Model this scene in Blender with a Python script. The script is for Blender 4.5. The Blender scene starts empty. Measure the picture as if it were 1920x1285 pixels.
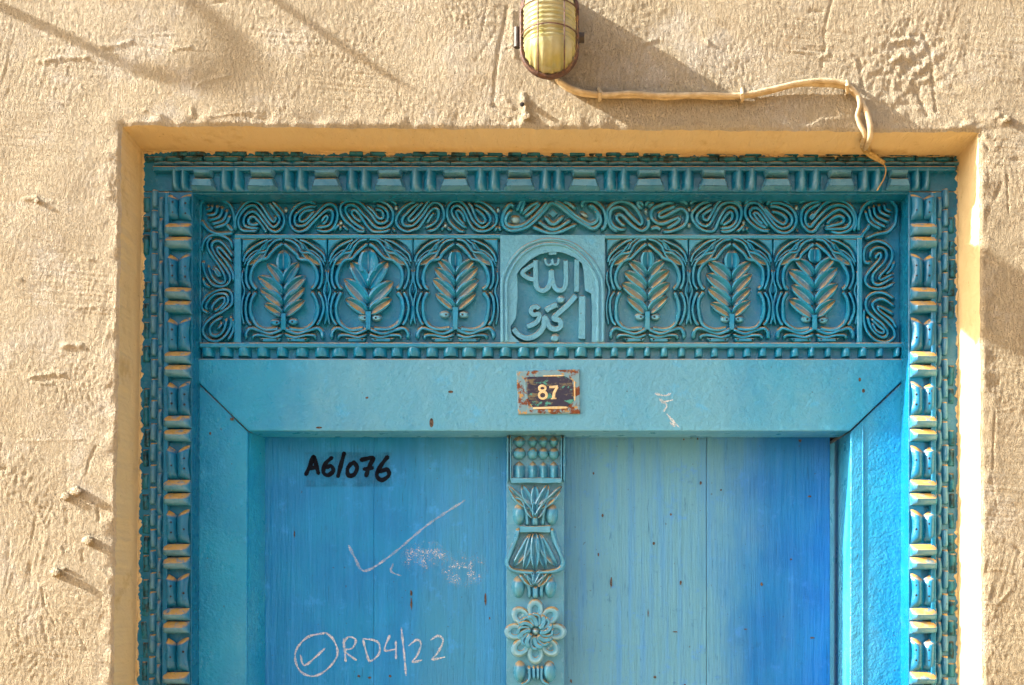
import bpy, math, random
import numpy as np
from mathutils import Vector

random.seed(7)
scene = bpy.context.scene
col = scene.collection

# ------------------------------------------------------------------ camera, light, exposure
CAM_D, EYE = 2.0, 1.55            # camera distance from wall, eye height
VPX, VPY = 1040.0, 1150.0         # where the view axis meets the wall (1 unit = 1 mm on the wall)
cam_d = bpy.data.cameras.new('camera'); cam = bpy.data.objects.new('camera', cam_d); col.objects.link(cam)
cam.location = (0, -CAM_D, EYE); cam.rotation_euler = (math.radians(90), 0, 0)
cam_d.sensor_width = 36; cam_d.lens = 36 * CAM_D / 1.92
cam_d.shift_x = (960 - VPX) / 1920; cam_d.shift_y = (VPY - 642.5) / 1920
cam_d.clip_start = 0.02; cam_d.clip_end = 2000
scene.camera = cam

TRAVEL = Vector((1.0, 0.147, -0.54))          # direction the sunlight travels
elev = math.atan2(0.54, math.hypot(1.0, 0.147))
world = bpy.data.worlds.new('World'); scene.world = world; world.use_nodes = True
nt = world.node_tree; nt.nodes.clear()
wo = nt.nodes.new('ShaderNodeOutputWorld'); bg = nt.nodes.new('ShaderNodeBackground')
sky = nt.nodes.new('ShaderNodeTexSky'); sky.sky_type = 'NISHITA'; sky.sun_disc = False
sky.sun_elevation = elev; sky.sun_rotation = math.atan2(-1.0, -0.147)
sky.air_density = 0.75; sky.dust_density = 5.0; sky.ozone_density = 1.0
bg.inputs['Strength'].default_value = 0.13
nt.links.new(sky.outputs[0], bg.inputs[0]); nt.links.new(bg.outputs[0], wo.inputs[0])
sun_d = bpy.data.lights.new('sun', 'SUN'); sun_d.energy = 5.0; sun_d.angle = math.radians(0.5)
sun_d.color = (1.0, 0.97, 0.93)
sun = bpy.data.objects.new('sun', sun_d); col.objects.link(sun)
sun.rotation_euler = TRAVEL.to_track_quat('-Z', 'Y').to_euler(); sun.location = (-4, -2, 5)
scene.render.engine = 'CYCLES'
vs = scene.view_settings
vs.view_transform = 'Standard'; vs.look = 'None'; vs.gamma = 1; vs.use_curve_mapping = False
vs.exposure = 1.7

# ------------------------------------------------------------------ helpers
def Q(px, py, y=0.0):
    """wall millimetres (measured on the wall plane as seen) -> place at depth y"""
    s = (1 + y / CAM_D) / 1000
    return ((px - VPX) * s, y, EYE + (VPY - py) * s)

WLOC = {}
def empty(name, loc, parent=None):
    o = bpy.data.objects.new(name, None); col.objects.link(o); o.empty_display_size = 0.05
    WLOC[o.name] = Vector(loc)
    if parent: o.parent = parent; o.location = Vector(loc) - WLOC[parent.name]
    else: o.location = loc
    return o
def link(name, me, mat, parent=None, loc=(0, 0, 0), rot=None, scale=None):
    o = bpy.data.objects.new(name, me); col.objects.link(o)
    WLOC[o.name] = Vector(loc)
    if parent: o.parent = parent; o.location = Vector(loc) - WLOC[parent.name]
    else: o.location = loc
    if rot: o.rotation_euler = rot
    if scale: o.scale = scale
    if mat and not me.materials: me.materials.append(mat)
    return o
def tag(o, label, cat, group=None, kind=None):
    if label: o['label'] = label
    if cat: o['category'] = cat
    if group: o['group'] = group
    if kind: o['kind'] = kind
    return o

class MB:
    def __init__(s): s.v = []; s.f = []
    def grid(s, rows, closed=False, flip=False):
        """rows: list of equal-length lists of points"""
        b = len(s.v); n = len(rows[0])
        for r in rows: s.v.extend([tuple(p) for p in r])
        for i in range(len(rows) - 1):
            for j in range(n if closed else n - 1):
                k = (j + 1) % n
                q = (b + i*n + j, b + i*n + k, b + (i+1)*n + k, b + (i+1)*n + j)
                s.f.append(q[::-1] if flip else q)
    def poly(s, pts, flip=False):
        b = len(s.v); s.v.extend([tuple(p) for p in pts])
        q = tuple(range(b, b + len(pts))); s.f.append(q[::-1] if flip else q)
    def mesh(s, name, smooth=True, center=True, angle=None):
        me = bpy.data.meshes.new(name)
        V = np.array(s.v, dtype=float); c = Vector((0, 0, 0))
        if center and len(V):
            c = Vector(((V.min(0) + V.max(0)) / 2).tolist()); V = V - np.array(c)
        me.from_pydata(V.tolist(), [], s.f)
        me.polygons.foreach_set('use_smooth', [smooth] * len(me.polygons))
        if smooth and angle:
            me.set_sharp_from_angle(angle=math.radians(angle))
        me.update()
        return me, c
    def build(s, name, mat, parent=None, smooth=True, angle=40):
        me, c = s.mesh(name, smooth, True, angle)
        return link(name, me, mat, parent, c)

def catmull(pts, step=2.5, closed=False):
    P = [np.array(p, float) for p in pts]
    n = len(P)
    if n == 2 and not closed:
        k = max(2, int(np.linalg.norm(P[1]-P[0]) / step)); return [P[0] + (P[1]-P[0]) * i / k for i in range(k+1)]
    out = []
    rng = range(n if closed else n - 1)
    for i in rng:
        if closed: p0, p1, p2, p3 = P[i-1], P[i], P[(i+1) % n], P[(i+2) % n]
        else:
            p1, p2 = P[i], P[i+1]
            p0 = P[i-1] if i > 0 else 2*p1 - p2
            p3 = P[i+2] if i + 2 < n else 2*p2 - p1
        k = max(1, int(np.linalg.norm(p2 - p1) / step + 0.5))
        for j in range(k):
            t = j / k
            out.append(0.5 * ((2*p1) + (-p0+p2)*t + (2*p0-5*p1+4*p2-p3)*t*t + (-p0+3*p1-3*p2+p3)*t**3))
    if not closed: out.append(P[-1])
    return out

RIDGE = ((-1.15, 0), (-.80, .55), (-.52, .92), (-.36, 1), (.36, 1), (.52, .92), (.80, .55), (1.15, 0))
FLAT = ((-1, -.4), (-1, .7), (-.8, 1), (.8, 1), (1, .7), (1, -.4))
def sweep(mb, pts, w, h, y, prof=RIDGE, closed=False, taper=5.0, smooth=True, step=2.5, vary=0.10):
    """raised stroke on the plane at depth y; pts in wall mm, w half width mm, h height m"""
    P = catmull(pts, step, closed) if smooth else [np.array(p, float) for p in pts]
    n = len(P)
    L = [0]
    for i in range(1, n): L.append(L[-1] + np.linalg.norm(P[i] - P[i-1]))
    ph = random.random() * 9
    rows = []
    for i in range(n):
        a = P[(i-1) % n] if (closed or i > 0) else P[i]
        b = P[(i+1) % n] if (closed or i < n-1) else P[i]
        t = b - a; t = t / (np.linalg.norm(t) + 1e-9); nrm = np.array((-t[1], t[0]))
        k = 1.0
        if not closed and taper > 0:
            d = min(L[i], L[-1] - L[i]); k = min(1.0, math.sqrt(max(d, 0.0) / taper) if d < taper else 1.0); k = max(k, 0.12)
        k2 = 1 + vary * math.sin(L[i] * 0.11 + ph)
        row = []
        for (o, z) in prof:
            q = P[i] + nrm * o * w * k * k2
            row.append(Q(q[0], q[1], y - h * z * (k if z > 0 else 1) * (2 - k2)))
        rows.append(row)
    if closed: rows.append(rows[0])
    mb.grid(rows, flip=True)
    if not closed:
        mb.poly(rows[0]); mb.poly(rows[-1], flip=True)

def inset(poly, d):
    n = len(poly); out = []
    area = sum(poly[i][0]*poly[(i+1) % n][1] - poly[(i+1) % n][0]*poly[i][1] for i in range(n))
    sg = 1 if area > 0 else -1
    for i in range(n):
        p0, p1, p2 = (np.array(poly[i-1], float), np.array(poly[i], float), np.array(poly[(i+1) % n], float))
        a = p1 - p0; a /= np.linalg.norm(a) + 1e-9; b = p2 - p1; b /= np.linalg.norm(b) + 1e-9
        na = np.array((-a[1], a[0])) * sg; nb = np.array((-b[1], b[0])) * sg
        m = na + nb; m /= np.linalg.norm(m) + 1e-9
        out.append(p1 + m * d / max(0.35, float(np.dot(m, na))))
    return out

def prism(mb, poly, y0, y1, bev=1.2, back=False):
    """slab with outline poly (wall mm), front at depth y0, back at y1 (> y0), chamfered front edge"""
    n = len(poly)
    area = sum(poly[i][0]*poly[(i+1) % n][1] - poly[(i+1) % n][0]*poly[i][1] for i in range(n))
    if area < 0: poly = poly[::-1]
    # true size outline: converted at depth y0, straight back from there
    A = [Q(p[0], p[1], y0) for p in poly]
    I = [Q(p[0], p[1], y0) for p in inset(poly, bev)]
    b = bev / 1000
    r0 = I
    r1 = [(p[0], y0 + b * .8, p[2]) for p in A]
    r2 = [(p[0], y1, p[2]) for p in A]
    mb.grid([r0, r1, r2], closed=True, flip=True)
    mb.poly(I)
    if back: mb.poly(r2, flip=True)

def blob(mb, cx, cy, rx, ry, h, y, n=14, m=4, rot=0.0, flat=0.0):
    rows = []
    ca, sa = math.cos(rot), math.sin(rot)
    for i in range(m + 1):
        r = 1 - i / m
        z = h * math.sqrt(max(0, 1 - r*r)) if flat == 0 else h * min(1, (1 - r) * m / flat)
        row = []
        for j in range(n):
            a = 2 * math.pi * j / n
            dx, dy = rx * r * math.cos(a), ry * r * math.sin(a)
            row.append(Q(cx + dx*ca - dy*sa, cy + dx*sa + dy*ca, y - z))
        rows.append(row)
    mb.grid(rows, closed=True, flip=True)

def leaf_mesh(mb, base, tip, hw, h, y, bend=0.0, hollow=True, n=12):
    b = np.array(base, float); t = np.array(tip, float); d = t - b; L = np.linalg.norm(d); u = d / L
    nn = np.array((-u[1], u[0]))
    offs = (-1.05, -.88, -.62, -.1, 0, .1, .62, .88, 1.05)
    hs = (0, .92, 1, .48, .44, .48, 1, .92, 0) if hollow else (0, .5, .75, .95, 1, .95, .75, .5, 0)
    rows = []
    for i in range(n + 1):
        s = i / n
        w = hw * (math.sin(math.pi * s ** 0.85) ** 0.55 if 0 < s < 1 else 0) + hw * 0.06
        c = b + u * L * s + nn * bend * math.sin(math.pi * s)
        e = min(1, 6 * s + .25, 5 * (1 - s) + .15)
        rows.append([Q(*(c + nn * o * w), y - h * z * e) for o, z in zip(offs, hs)])
    mb.grid(rows, flip=True)

def tube(mb, pts, r, n=10, caps=True):
    P = [Vector(p) for p in pts]
    N = None; rows = []
    for i, p in enumerate(P):
        t = (P[min(i+1, len(P)-1)] - P[max(i-1, 0)]).normalized()
        if N is None: N = t.orthogonal().normalized()
        N = (N - t * N.dot(t)).normalized(); B = t.cross(N)
        rr = r[i] if isinstance(r, (list, tuple)) else r
        rows.append([p + (N * math.cos(2*math.pi*j/n) + B * math.sin(2*math.pi*j/n)) * rr for j in range(n)])
    mb.grid(rows, closed=True)
    if caps: mb.poly(rows[0], flip=True); mb.poly(rows[-1])

def smooth3(pts, step=0.008):
    P = [np.array(p, float) for p in pts]
    return [tuple(p) for p in catmull(P, step)]

def ribbon(mb, pts, w, y, wv=.25, step=1.5):
    P = catmull(pts, step); n = len(P); ph = random.random() * 9
    L, R = [], []
    for i in range(n):
        t = P[min(i+1, n-1)] - P[max(i-1, 0)]; t = t / (np.linalg.norm(t) + 1e-9); nn = np.array((-t[1], t[0]))
        k = w * (1 + wv * math.sin(i * .33 + ph) * .6 + wv * random.uniform(-.4, .4)) * (1 if 1 < i < n - 2 else .6)
        L.append(Q(*(P[i] + nn * k), y)); R.append(Q(*(P[i] - nn * k), y))
    mb.grid([L, R])

# numpy gradient noise
def perlin(x, y, seed=0):
    rng = np.random.RandomState(seed); perm = rng.permutation(512)
    ang = rng.rand(512) * 2 * math.pi; gx, gy = np.cos(ang), np.sin(ang)
    xi = np.floor(x).astype(int); yi = np.floor(y).astype(int); xf = x - xi; yf = y - yi
    u = xf**3 * (xf * (xf*6 - 15) + 10); v = yf**3 * (yf * (yf*6 - 15) + 10)
    def g(ix, iy, dx, dy):
        h = perm[(perm[ix % 512] + iy) % 512]; return gx[h]*dx + gy[h]*dy
    a = g(xi, yi, xf, yf); b = g(xi+1, yi, xf-1, yf); c = g(xi, yi+1, xf, yf-1); d = g(xi+1, yi+1, xf-1, yf-1)
    return (a + (b-a)*u) * (1-v) + (c + (d-c)*u) * v
def n1(x, seed):
    return perlin(np.asarray(x, float), np.zeros_like(np.asarray(x, float)) + 0.37, seed)

# ------------------------------------------------------------------ materials
class NT:
    def __init__(s, name):
        s.m = bpy.data.materials.new(name); s.m.use_nodes = True; s.t = s.m.node_tree
        s.b = s.t.nodes['Principled BSDF']
        g = s.t.nodes.new('ShaderNodeNewGeometry'); s.pos = g.outputs['Position']; s.nrm = g.outputs['Normal']
    def n(s, k, **kw):
        x = s.t.nodes.new(k)
        for a, v in kw.items(): setattr(x, a, v)
        return x
    def l(s, a, b): s.t.links.new(a, b)
    def scaled(s, v, sc, loc=(0, 0, 0)):
        m = s.n('ShaderNodeMapping'); m.inputs['Scale'].default_value = sc; m.inputs['Location'].default_value = loc
        s.l(v, m.inputs['Vector']); return m.outputs[0]
    def noise(s, scale, detail=3, rough=.55, vec=None, dist=0.0):
        x = s.n('ShaderNodeTexNoise'); x.inputs['Scale'].default_value = scale; x.inputs['Detail'].default_value = detail
        x.inputs['Roughness'].default_value = rough; x.inputs['Distortion'].default_value = dist
        s.l(vec if vec is not None else s.pos, x.inputs['Vector']); return x.outputs['Fac']
    def ramp(s, f, a, b, lo=0.0, hi=1.0):
        x = s.n('ShaderNodeMapRange', interpolation_type='SMOOTHSTEP')
        x.inputs['From Min'].default_value = a; x.inputs['From Max'].default_value = b
        x.inputs['To Min'].default_value = lo; x.inputs['To Max'].default_value = hi
        s.l(f, x.inputs['Value']); return x.outputs[0]
    def math(s, op, a, b=None):
        x = s.n('ShaderNodeMath', operation=op)
        for i, v in enumerate((a, b)):
            if v is None: continue
            if isinstance(v, (int, float)): x.inputs[i].default_value = v
            else: s.l(v, x.inputs[i])
        return x.outputs[0]
    def mix(s, f, a, b, mode='MIX'):
        x = s.n('ShaderNodeMix', data_type='RGBA', blend_type=mode)
        if isinstance(f, (int, float)): x.inputs['Factor'].default_value = f
        else: s.l(f, x.inputs['Factor'])
        for k, v in ((6, a), (7, b)):
            if isinstance(v, tuple): x.inputs[k].default_value = (*v, 1)
            else: s.l(v, x.inputs[k])
        return x.outputs[2]
    def bump(s, h, dist, strength=1.0, prev=None):
        x = s.n('ShaderNodeBump'); x.inputs['Distance'].default_value = dist; x.inputs['Strength'].default_value = strength
        s.l(h, x.inputs['Height'])
        if prev is not None: s.l(prev, x.inputs['Normal'])
        return x.outputs[0]
    def fin(s, colr, rough=.5, normal=None, spec=.5):
        if isinstance(colr, tuple): s.b.inputs['Base Color'].default_value = (*colr, 1)
        else: s.l(colr, s.b.inputs['Base Color'])
        if isinstance(rough, (int, float)): s.b.inputs['Roughness'].default_value = rough
        else: s.l(rough, s.b.inputs['Roughness'])
        s.b.inputs['Specular IOR Level'].default_value = spec
        if normal is not None: s.l(normal, s.b.inputs['Normal'])
        return s.m
    def sepz(s, v, k='Z'):
        x = s.n('ShaderNodeSeparateXYZ'); s.l(v, x.inputs[0]); return x.outputs[k]

def mat_plaster(name, fine=True):
    k = NT(name)
    big = k.noise(2.2, 4); med = k.noise(14, 5, .65)
    if fine:
        c = k.mix(k.ramp(big, .3, .7), (.515, .42, .26), (.56, .47, .315))
        c = k.mix(k.ramp(k.noise(6, 6, .7, k.scaled(k.pos, (1, 1, 1), (3, 0, 1))), .50, .66, 0, .7), c, (.62, .56, .44))
        c = k.mix(k.ramp(med, .56, .74, 0, .6), c, (.43, .31, .16))
    else:
        c = k.mix(k.ramp(big, .3, .7), (.66, .50, .25), (.70, .55, .30))
        c = k.mix(k.ramp(med, .56, .74, 0, .6), c, (.46, .30, .11))
    spk = k.noise(160, 2); c = k.mix(k.ramp(spk, .70, .76, 0, .55), c, (.26, .17, .08))
    if fine:
        v = k.scaled(k.pos, (1, 1, .42))
        b = k.bump(k.noise(175, 4, .75, v, .9), .0115, 1.0)
        b = k.bump(k.noise(330, 3, .7, k.scaled(k.pos, (1, 1, .5))), .0050, 1.0, b)
    else:
        v = k.scaled(k.pos, (1, .25, .25)); b = k.bump(k.noise(30, 4), .003, 1.0); b = k.bump(k.noise(70, 4, .7, v, 1.0), .004, 1.0, b)
        b = k.bump(k.noise(300, 2), .0006, 1.0, b)
    return k.fin(c, .8, b, .25)

def mat_paint(name, base, deep, dust=1.0, grain=0.0, chips=.5, rough=.36, sheen=None, edge=0.0, mould=0.0, peel=.0010):
    k = NT(name)
    c = k.mix(k.ramp(k.noise(9, 4), .3, .7), base, deep)
    if sheen:          # pale reflected sheen painted into the colour: (colour, centre x, half width, amount)
        wc, x0, hw, amt = sheen
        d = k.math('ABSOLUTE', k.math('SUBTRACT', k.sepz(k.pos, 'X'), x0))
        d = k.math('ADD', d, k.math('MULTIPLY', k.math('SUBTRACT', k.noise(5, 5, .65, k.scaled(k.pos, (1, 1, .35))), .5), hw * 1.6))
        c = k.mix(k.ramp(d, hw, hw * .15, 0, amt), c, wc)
    if grain:
        v = k.scaled(k.pos, (1, 1, .05))
        c = k.mix(k.ramp(k.noise(160, 4, .7, k.scaled(k.pos, (1, 1, .10))), .60, .72, 0, .55), c, tuple(x * .45 for x in deep))
        c = k.mix(k.ramp(k.noise(60, 4, .6, v), .42, .72, 0, grain), c, tuple(min(1, x * 1.5 + .03) for x in base))
    h1 = k.noise(75, 4, .6); h2 = k.noise(420, 2, .5)
    b = k.bump(h1, peel, 1.0)
    if peel > .0015: b = k.bump(k.noise(190, 3, .6), peel * .55, 1.0, b)
    if grain:
        v = k.scaled(k.pos, (1, 1, .06)); b = k.bump(k.noise(130, 4, .65, v), .0034, 1.0, b)
    b = k.bump(h2, .00035, 1.0, b)
    if edge:
        gg = k.n('ShaderNodeNewGeometry')
        e = k.ramp(gg.outputs['Pointiness'], .51, .57, 0, edge)
        e = k.math('MULTIPLY', e, k.ramp(k.noise(40, 4, .6), .25, .6, .25, 1))
        c = k.mix(e, c, (.36, .62, .71))
    if dust:
        up = k.ramp(k.sepz(k.nrm), .30, .62, 0, dust)
        up = k.math('MULTIPLY', up, k.ramp(k.noise(55, 4, .65), .28, .52))
        c = k.mix(up, c, k.mix(k.noise(130, 2), (.50, .27, .05), (.60, .38, .12)))
    if mould:
        c = k.mix(k.ramp(k.noise(48, 5, .75), .47, .60, 0, mould), c, (.006, .018, .02))
    c = k.mix(k.ramp(k.noise(22, 6, .75), .55, .72, 0, .5 if grain else .35), c, tuple(min(1, x * 1.6 + .05) for x in base))
    c = k.mix(k.ramp(k.noise(30, 6, .8, k.scaled(k.pos, (1, 1, 1), (5, 2, 7))), .58, .72, 0, .4), c, tuple(x * .55 for x in deep))
    ch = k.ramp(k.noise(120, 2, .4), .75, .78, 0, chips)
    c = k.mix(ch, c, (.045, .028, .018))
    r = k.ramp(k.noise(25, 3), .3, .7, rough - .12, rough + .04)
    return k.fin(c, r, b, .5 if rough < .35 else .36)

def mat_simple(name, c1, c2, scale=40, rough=.6, bump=.0005, metal=0.0):
    k = NT(name)
    c = k.mix(k.ramp(k.noise(scale, 4), .35, .65), c1, c2)
    m = k.fin(c, rough, k.bump(k.noise(scale * 4, 3), bump, 1.0), .5)
    k.b.inputs['Metallic'].default_value = metal
    return m

M = {}
M['plaster'] = mat_plaster('rough_plaster')
M['reveal'] = mat_plaster('smooth_plaster', fine=False)
M['frame'] = mat_paint('teal_blue_paint', (.003, .13, .265), (.005, .17, .33), dust=1.0, chips=.7, edge=.2, rough=.30)
M['frame_mould'] = mat_paint('mouldy_teal_paint', (.005, .12, .19), (.007, .15, .23), dust=.8, chips=.9, mould=.9)
M['carve'] = mat_paint('carved_blue_paint', (.005, .215, .42), (.008, .26, .48), dust=.9, chips=.35, rough=.30, sheen=((.06, .31, .42), .1, .42, .6), edge=.85)
M['post'] = mat_paint('carved_post_paint', (.07, .31, .49), (.09, .36, .54), dust=.95, chips=.4, edge=.7, rough=.30)
M['post_plain'] = mat_paint('post_blue_paint', (.06, .30, .47), (.08, .35, .52), dust=.8, chips=.4, rough=.32)
M['board'] = mat_paint('lintel_blue_paint', (.008, .26, .52), (.012, .31, .56), dust=.6, chips=.6, rough=.38, peel=.0030, sheen=((.16, .42, .56), .06, .80, .75))  # paler middle is reflected light mixed into the board colour
M['leaf'] = mat_paint('door_leaf_blue_paint', (.002, .21, .56), (.003, .26, .60), dust=.4, grain=.35, chips=.5, rough=.42, sheen=((.06, .31, .52), -.16, .20, .6))
M['leaf_sheen'] = mat_paint('sheen_door_leaf_paint', (.001, .145, .47), (.002, .19, .52), dust=.4, grain=.4, chips=.5, rough=.42, sheen=((.13, .38, .52), .17, .36, .85))  # pale band stands in for a reflection on the right leaf
M['ink'] = mat_simple('black_lettering_paint', (.002, .004, .012), (.004, .010, .022), 90, .85); M['ink'].node_tree.nodes['Principled BSDF'].inputs['Specular IOR Level'].default_value = .15
M['hole'] = mat_simple('nail_hole_shade', (.008, .007, .006), (.02, .015, .01), 200, .9)
M['old_wood'] = mat_simple('dark_old_wood', (.035, .025, .02), (.06, .04, .03), 40, .8, .001)
M['gouge'] = mat_simple('bare_chipped_wood', (.03, .022, .018), (.14, .10, .07), 260, .9)
M['rust'] = mat_simple('rusty_metal', (.17, .05, .018), (.05, .018, .01), 120, .75, .0008)
M['guard'] = mat_simple('brown_rusty_wire', (.16, .07, .035), (.06, .03, .018), 120, .6, .0008)
M['dark_metal'] = mat_simple('dark_grimy_metal', (.03, .022, .015), (.07, .05, .03), 90, .55, .0006)
M['cable'] = mat_simple('painted_cable', (.56, .45, .27), (.42, .31, .16), 70, .6, .0008)
M['wire'] = mat_simple('frayed_cable_core', (.32, .20, .06), (.52, .38, .14), 160, .6, .0006)
M['black_wire'] = mat_simple('black_rubber', (.012, .012, .012), (.03, .03, .03), 30, .6)
M['sand'] = mat_simple('sandy_ground', (.34, .21, .085), (.40, .26, .11), 1.5, .9, .01)
M['house'] = mat_simple('added_house_sand_render', (.30, .19, .09), (.26, .16, .08), 3, .9, .004)
M['bounce_house'] = mat_simple('bounce_white', (.80, .76, .68), (.74, .69, .60), 3, .9, .004)  # kept bright so the added building reflects in the door paint
M['shutter'] = mat_simple('brown_shutter_wood', (.10, .05, .025), (.14, .07, .035), 12, .6, .002)
M['cream'] = mat_simple('cream_enamel', (.78, .66, .38), (.70, .50, .22), 300, .35)

def mat_chalk(amount):
    k = NT('chalk_dust'); k.fin((.85, .88, .86), .9, None, .2)
    tr = k.n('ShaderNodeBsdfTransparent'); mx = k.n('ShaderNodeMixShader')
    f = k.ramp(k.noise(900, 3, .7), .40, .60); f = k.math('MULTIPLY', f, k.ramp(k.noise(60, 2), .2, .6, amount * .55, amount))
    out = k.t.nodes['Material Output']
    k.l(f, mx.inputs[0]); k.l(tr.outputs[0], mx.inputs[1]); k.l(k.b.outputs[0], mx.inputs[2]); k.l(mx.outputs[0], out.inputs[0])
    return k.m
M['chalk'] = mat_chalk(1.0); M['chalk_faint'] = mat_chalk(.48)
def mat_smudge():
    k = NT('dark_smudge'); k.fin((.008, .07, .10), .6, None, .3)
    tr = k.n('ShaderNodeBsdfTransparent'); mx = k.n('ShaderNodeMixShader')
    f = k.ramp(k.noise(38, 4, .65), .30, .70, .05, .32)
    tc = k.n('ShaderNodeTexCoord'); uv = k.n('ShaderNodeSeparateXYZ'); k.l(tc.outputs['Generated'], uv.inputs[0])
    for ax in ('X', 'Z'):
        d = k.math('ABSOLUTE', k.math('SUBTRACT', uv.outputs[ax], .5)); f = k.math('MULTIPLY', f, k.ramp(d, .5, .44))
    out = k.t.nodes['Material Output']
    k.l(f, mx.inputs[0]); k.l(tr.outputs[0], mx.inputs[1]); k.l(k.b.outputs[0], mx.inputs[2]); k.l(mx.outputs[0], out.inputs[0])
    return k.m
M['smudge'] = mat_smudge()
def mat_rub():
    k = NT('rubbed_chalk'); k.fin((.85, .88, .86), .9, None, .2)
    tr = k.n('ShaderNodeBsdfTransparent'); mx = k.n('ShaderNodeMixShader')
    f = k.math('MULTIPLY', k.ramp(k.noise(420, 4, .75), .50, .66), k.ramp(k.noise(38, 3, .6), .42, .60, 0, 1.0))
    tc = k.n('ShaderNodeTexCoord'); uv = k.n('ShaderNodeSeparateXYZ'); k.l(tc.outputs['Generated'], uv.inputs[0])
    q = None
    for ax in ('X', 'Z'):
        d = k.math('SUBTRACT', uv.outputs[ax], .5); d = k.math('MULTIPLY', d, d); q = d if q is None else k.math('ADD', q, d)
    f = k.math('MULTIPLY', f, k.ramp(q, .25, .03))
    out = k.t.nodes['Material Output']
    k.l(f, mx.inputs[0]); k.l(tr.outputs[0], mx.inputs[1]); k.l(k.b.outputs[0], mx.inputs[2]); k.l(mx.outputs[0], out.inputs[0])
    return k.m
M['chalk_rub'] = mat_rub()
def mat_enamel():
    k = NT('chipped_navy_enamel')
    c = k.mix(k.ramp(k.noise(28, 5, .7, k.scaled(k.pos, (1, 1, 2.2))), .50, .60), (.012, .008, .035), (.16, .13, .06))
    c = k.mix(k.ramp(k.noise(40, 4, .6, k.scaled(k.pos, (1, 1, 1.4), (3, 1, 2))), .57, .63), c, (.05, .30, .24))
    return k.fin(c, .3, k.bump(k.noise(150, 3), .0006, 1), .5)
M['enamel'] = mat_enamel()
def mat_plate_rim():
    k = NT('rusted_painted_rim')
    c = k.mix(k.ramp(k.noise(45, 4, .7), .50, .57), (.17, .34, .42), (.17, .05, .015))
    c = k.mix(k.ramp(k.noise(120, 3), .58, .66), c, (.45, .30, .10))
    return k.fin(c, .6, k.bump(k.noise(160, 4), .0012, 1), .4)
M['rim'] = mat_plate_rim()
def mat_glass():
    k = NT('ribbed_lamp_glass')
    c = k.mix(k.ramp(k.noise(30, 3), .35, .7), (.66, .60, .18), (.85, .80, .45))
    k.fin(c, .12, None, .6); k.b.inputs['Transmission Weight'].default_value = .55; k.b.inputs['IOR'].default_value = 1.45
    return k.m
M['glass'] = mat_glass()

# ------------------------------------------------------------------ ground
mb = MB(); S = 300
mb.grid([[(-S, -S, 0), (S, -S, 0)], [(-S, S, 0), (S, S, 0)]])
o = mb.build('ground', M['sand'], None, False); o['kind'] = 'structure'


# ------------------------------------------------------------------ unseen houses added behind the camera; their gap and white flank shape the light
def boxm(mb, x0, x1, y0, y1, z0, z1):
    c = [(x0,y0),(x1,y0),(x1,y1),(x0,y1)]
    mb.grid([[(x, y, z0) for x, y in c], [(x, y, z1) for x, y in c]], closed=True)
    mb.poly([(x, y, z1) for x, y in c]); mb.poly([(x, y, z0) for x, y in c], True)
def house(x0, x1, yf, h, mat, label, wins, doorx, dep=6):  # unseen mass, added for its effect on fill light and reflections
    r = tag(empty('house', ((x0 + x1) / 2, yf - 3, 0)), label, 'house', None)  # added house, unseen behind the camera
    mb = MB(); boxm(mb, x0, x1, yf - dep, yf, -.02, h); mb.build('wall', mat, r, False)  # wall of the added house
    mb = MB(); boxm(mb, x0 - .12, x1 + .12, yf - dep - .1, yf + .12, h, h + .35); mb.build('added_parapet', mat, r, False)
    for wx, wz in wins:
        mb = MB(); boxm(mb, wx - .5, wx + .5, yf - .05, yf + .05, wz - .65, wz + .65); mb.build('added_window', M['shutter'], r, False)
        mb = MB(); boxm(mb, wx - .62, wx + .62, yf - .05, yf + .12, wz - .78, wz - .66); mb.build('added_sill', mat, r, False)
    mb = MB(); boxm(mb, doorx - .55, doorx + .55, yf - .05, yf + .06, 0, 2.2); mb.build('door', M['shutter'], r, False)  # door of the added house
house(-13, -2.0, -6.5, 3.6, M['house'], 'unseen low sandy house added behind the viewer on the left to shape the fill light', [(-5.4, 1.7), (-7.9, 1.7)], -3.4)
house(1.25, 13, -6.5, 6.2, M['bounce_house'], 'unseen tall white house added behind the viewer on the right to reflect light at the door', [(3.0, 4.4), (5.4, 4.4), (7.8, 4.4), (3.0, 1.7)], 5.2, 14)

# ------------------------------------------------------------------ wall with doorway
XL, XR, YT = 222.0, 1839.0, 242.0       # doorway edges on the wall plane (mm)
def xl(v): return 228 - 15 * (v - 240) / 1045
def xr(v): return 1836 + 6 * (v - 240) / 1045
def yt(u): return 236 + 11 * (u - 228) / 1610
def coarse(a, b, first, grow=1.35):
    out = []; p = a; s = first; sg = 1 if b > a else -1
    while (b - p) * sg > 0:
        p += sg * s; s *= grow; out.append(p)
    out[-1] = b; return out
FS = 2.0
us = sorted(coarse(-40, -3200, 4)) + list(np.arange(-40, XL, FS)) + [XL] + list(np.arange(XL + FS, XR - .5, 6.0)) + [XR] + list(np.arange(XR + FS, 1962, FS)) + coarse(1962, 5200, 4)
vsy = sorted(coarse(-40, -900, 4)) + list(np.arange(-40, YT, FS)) + [YT] + list(np.arange(YT + FS, 1330, FS)) + coarse(1330, 2700, 4)
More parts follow.
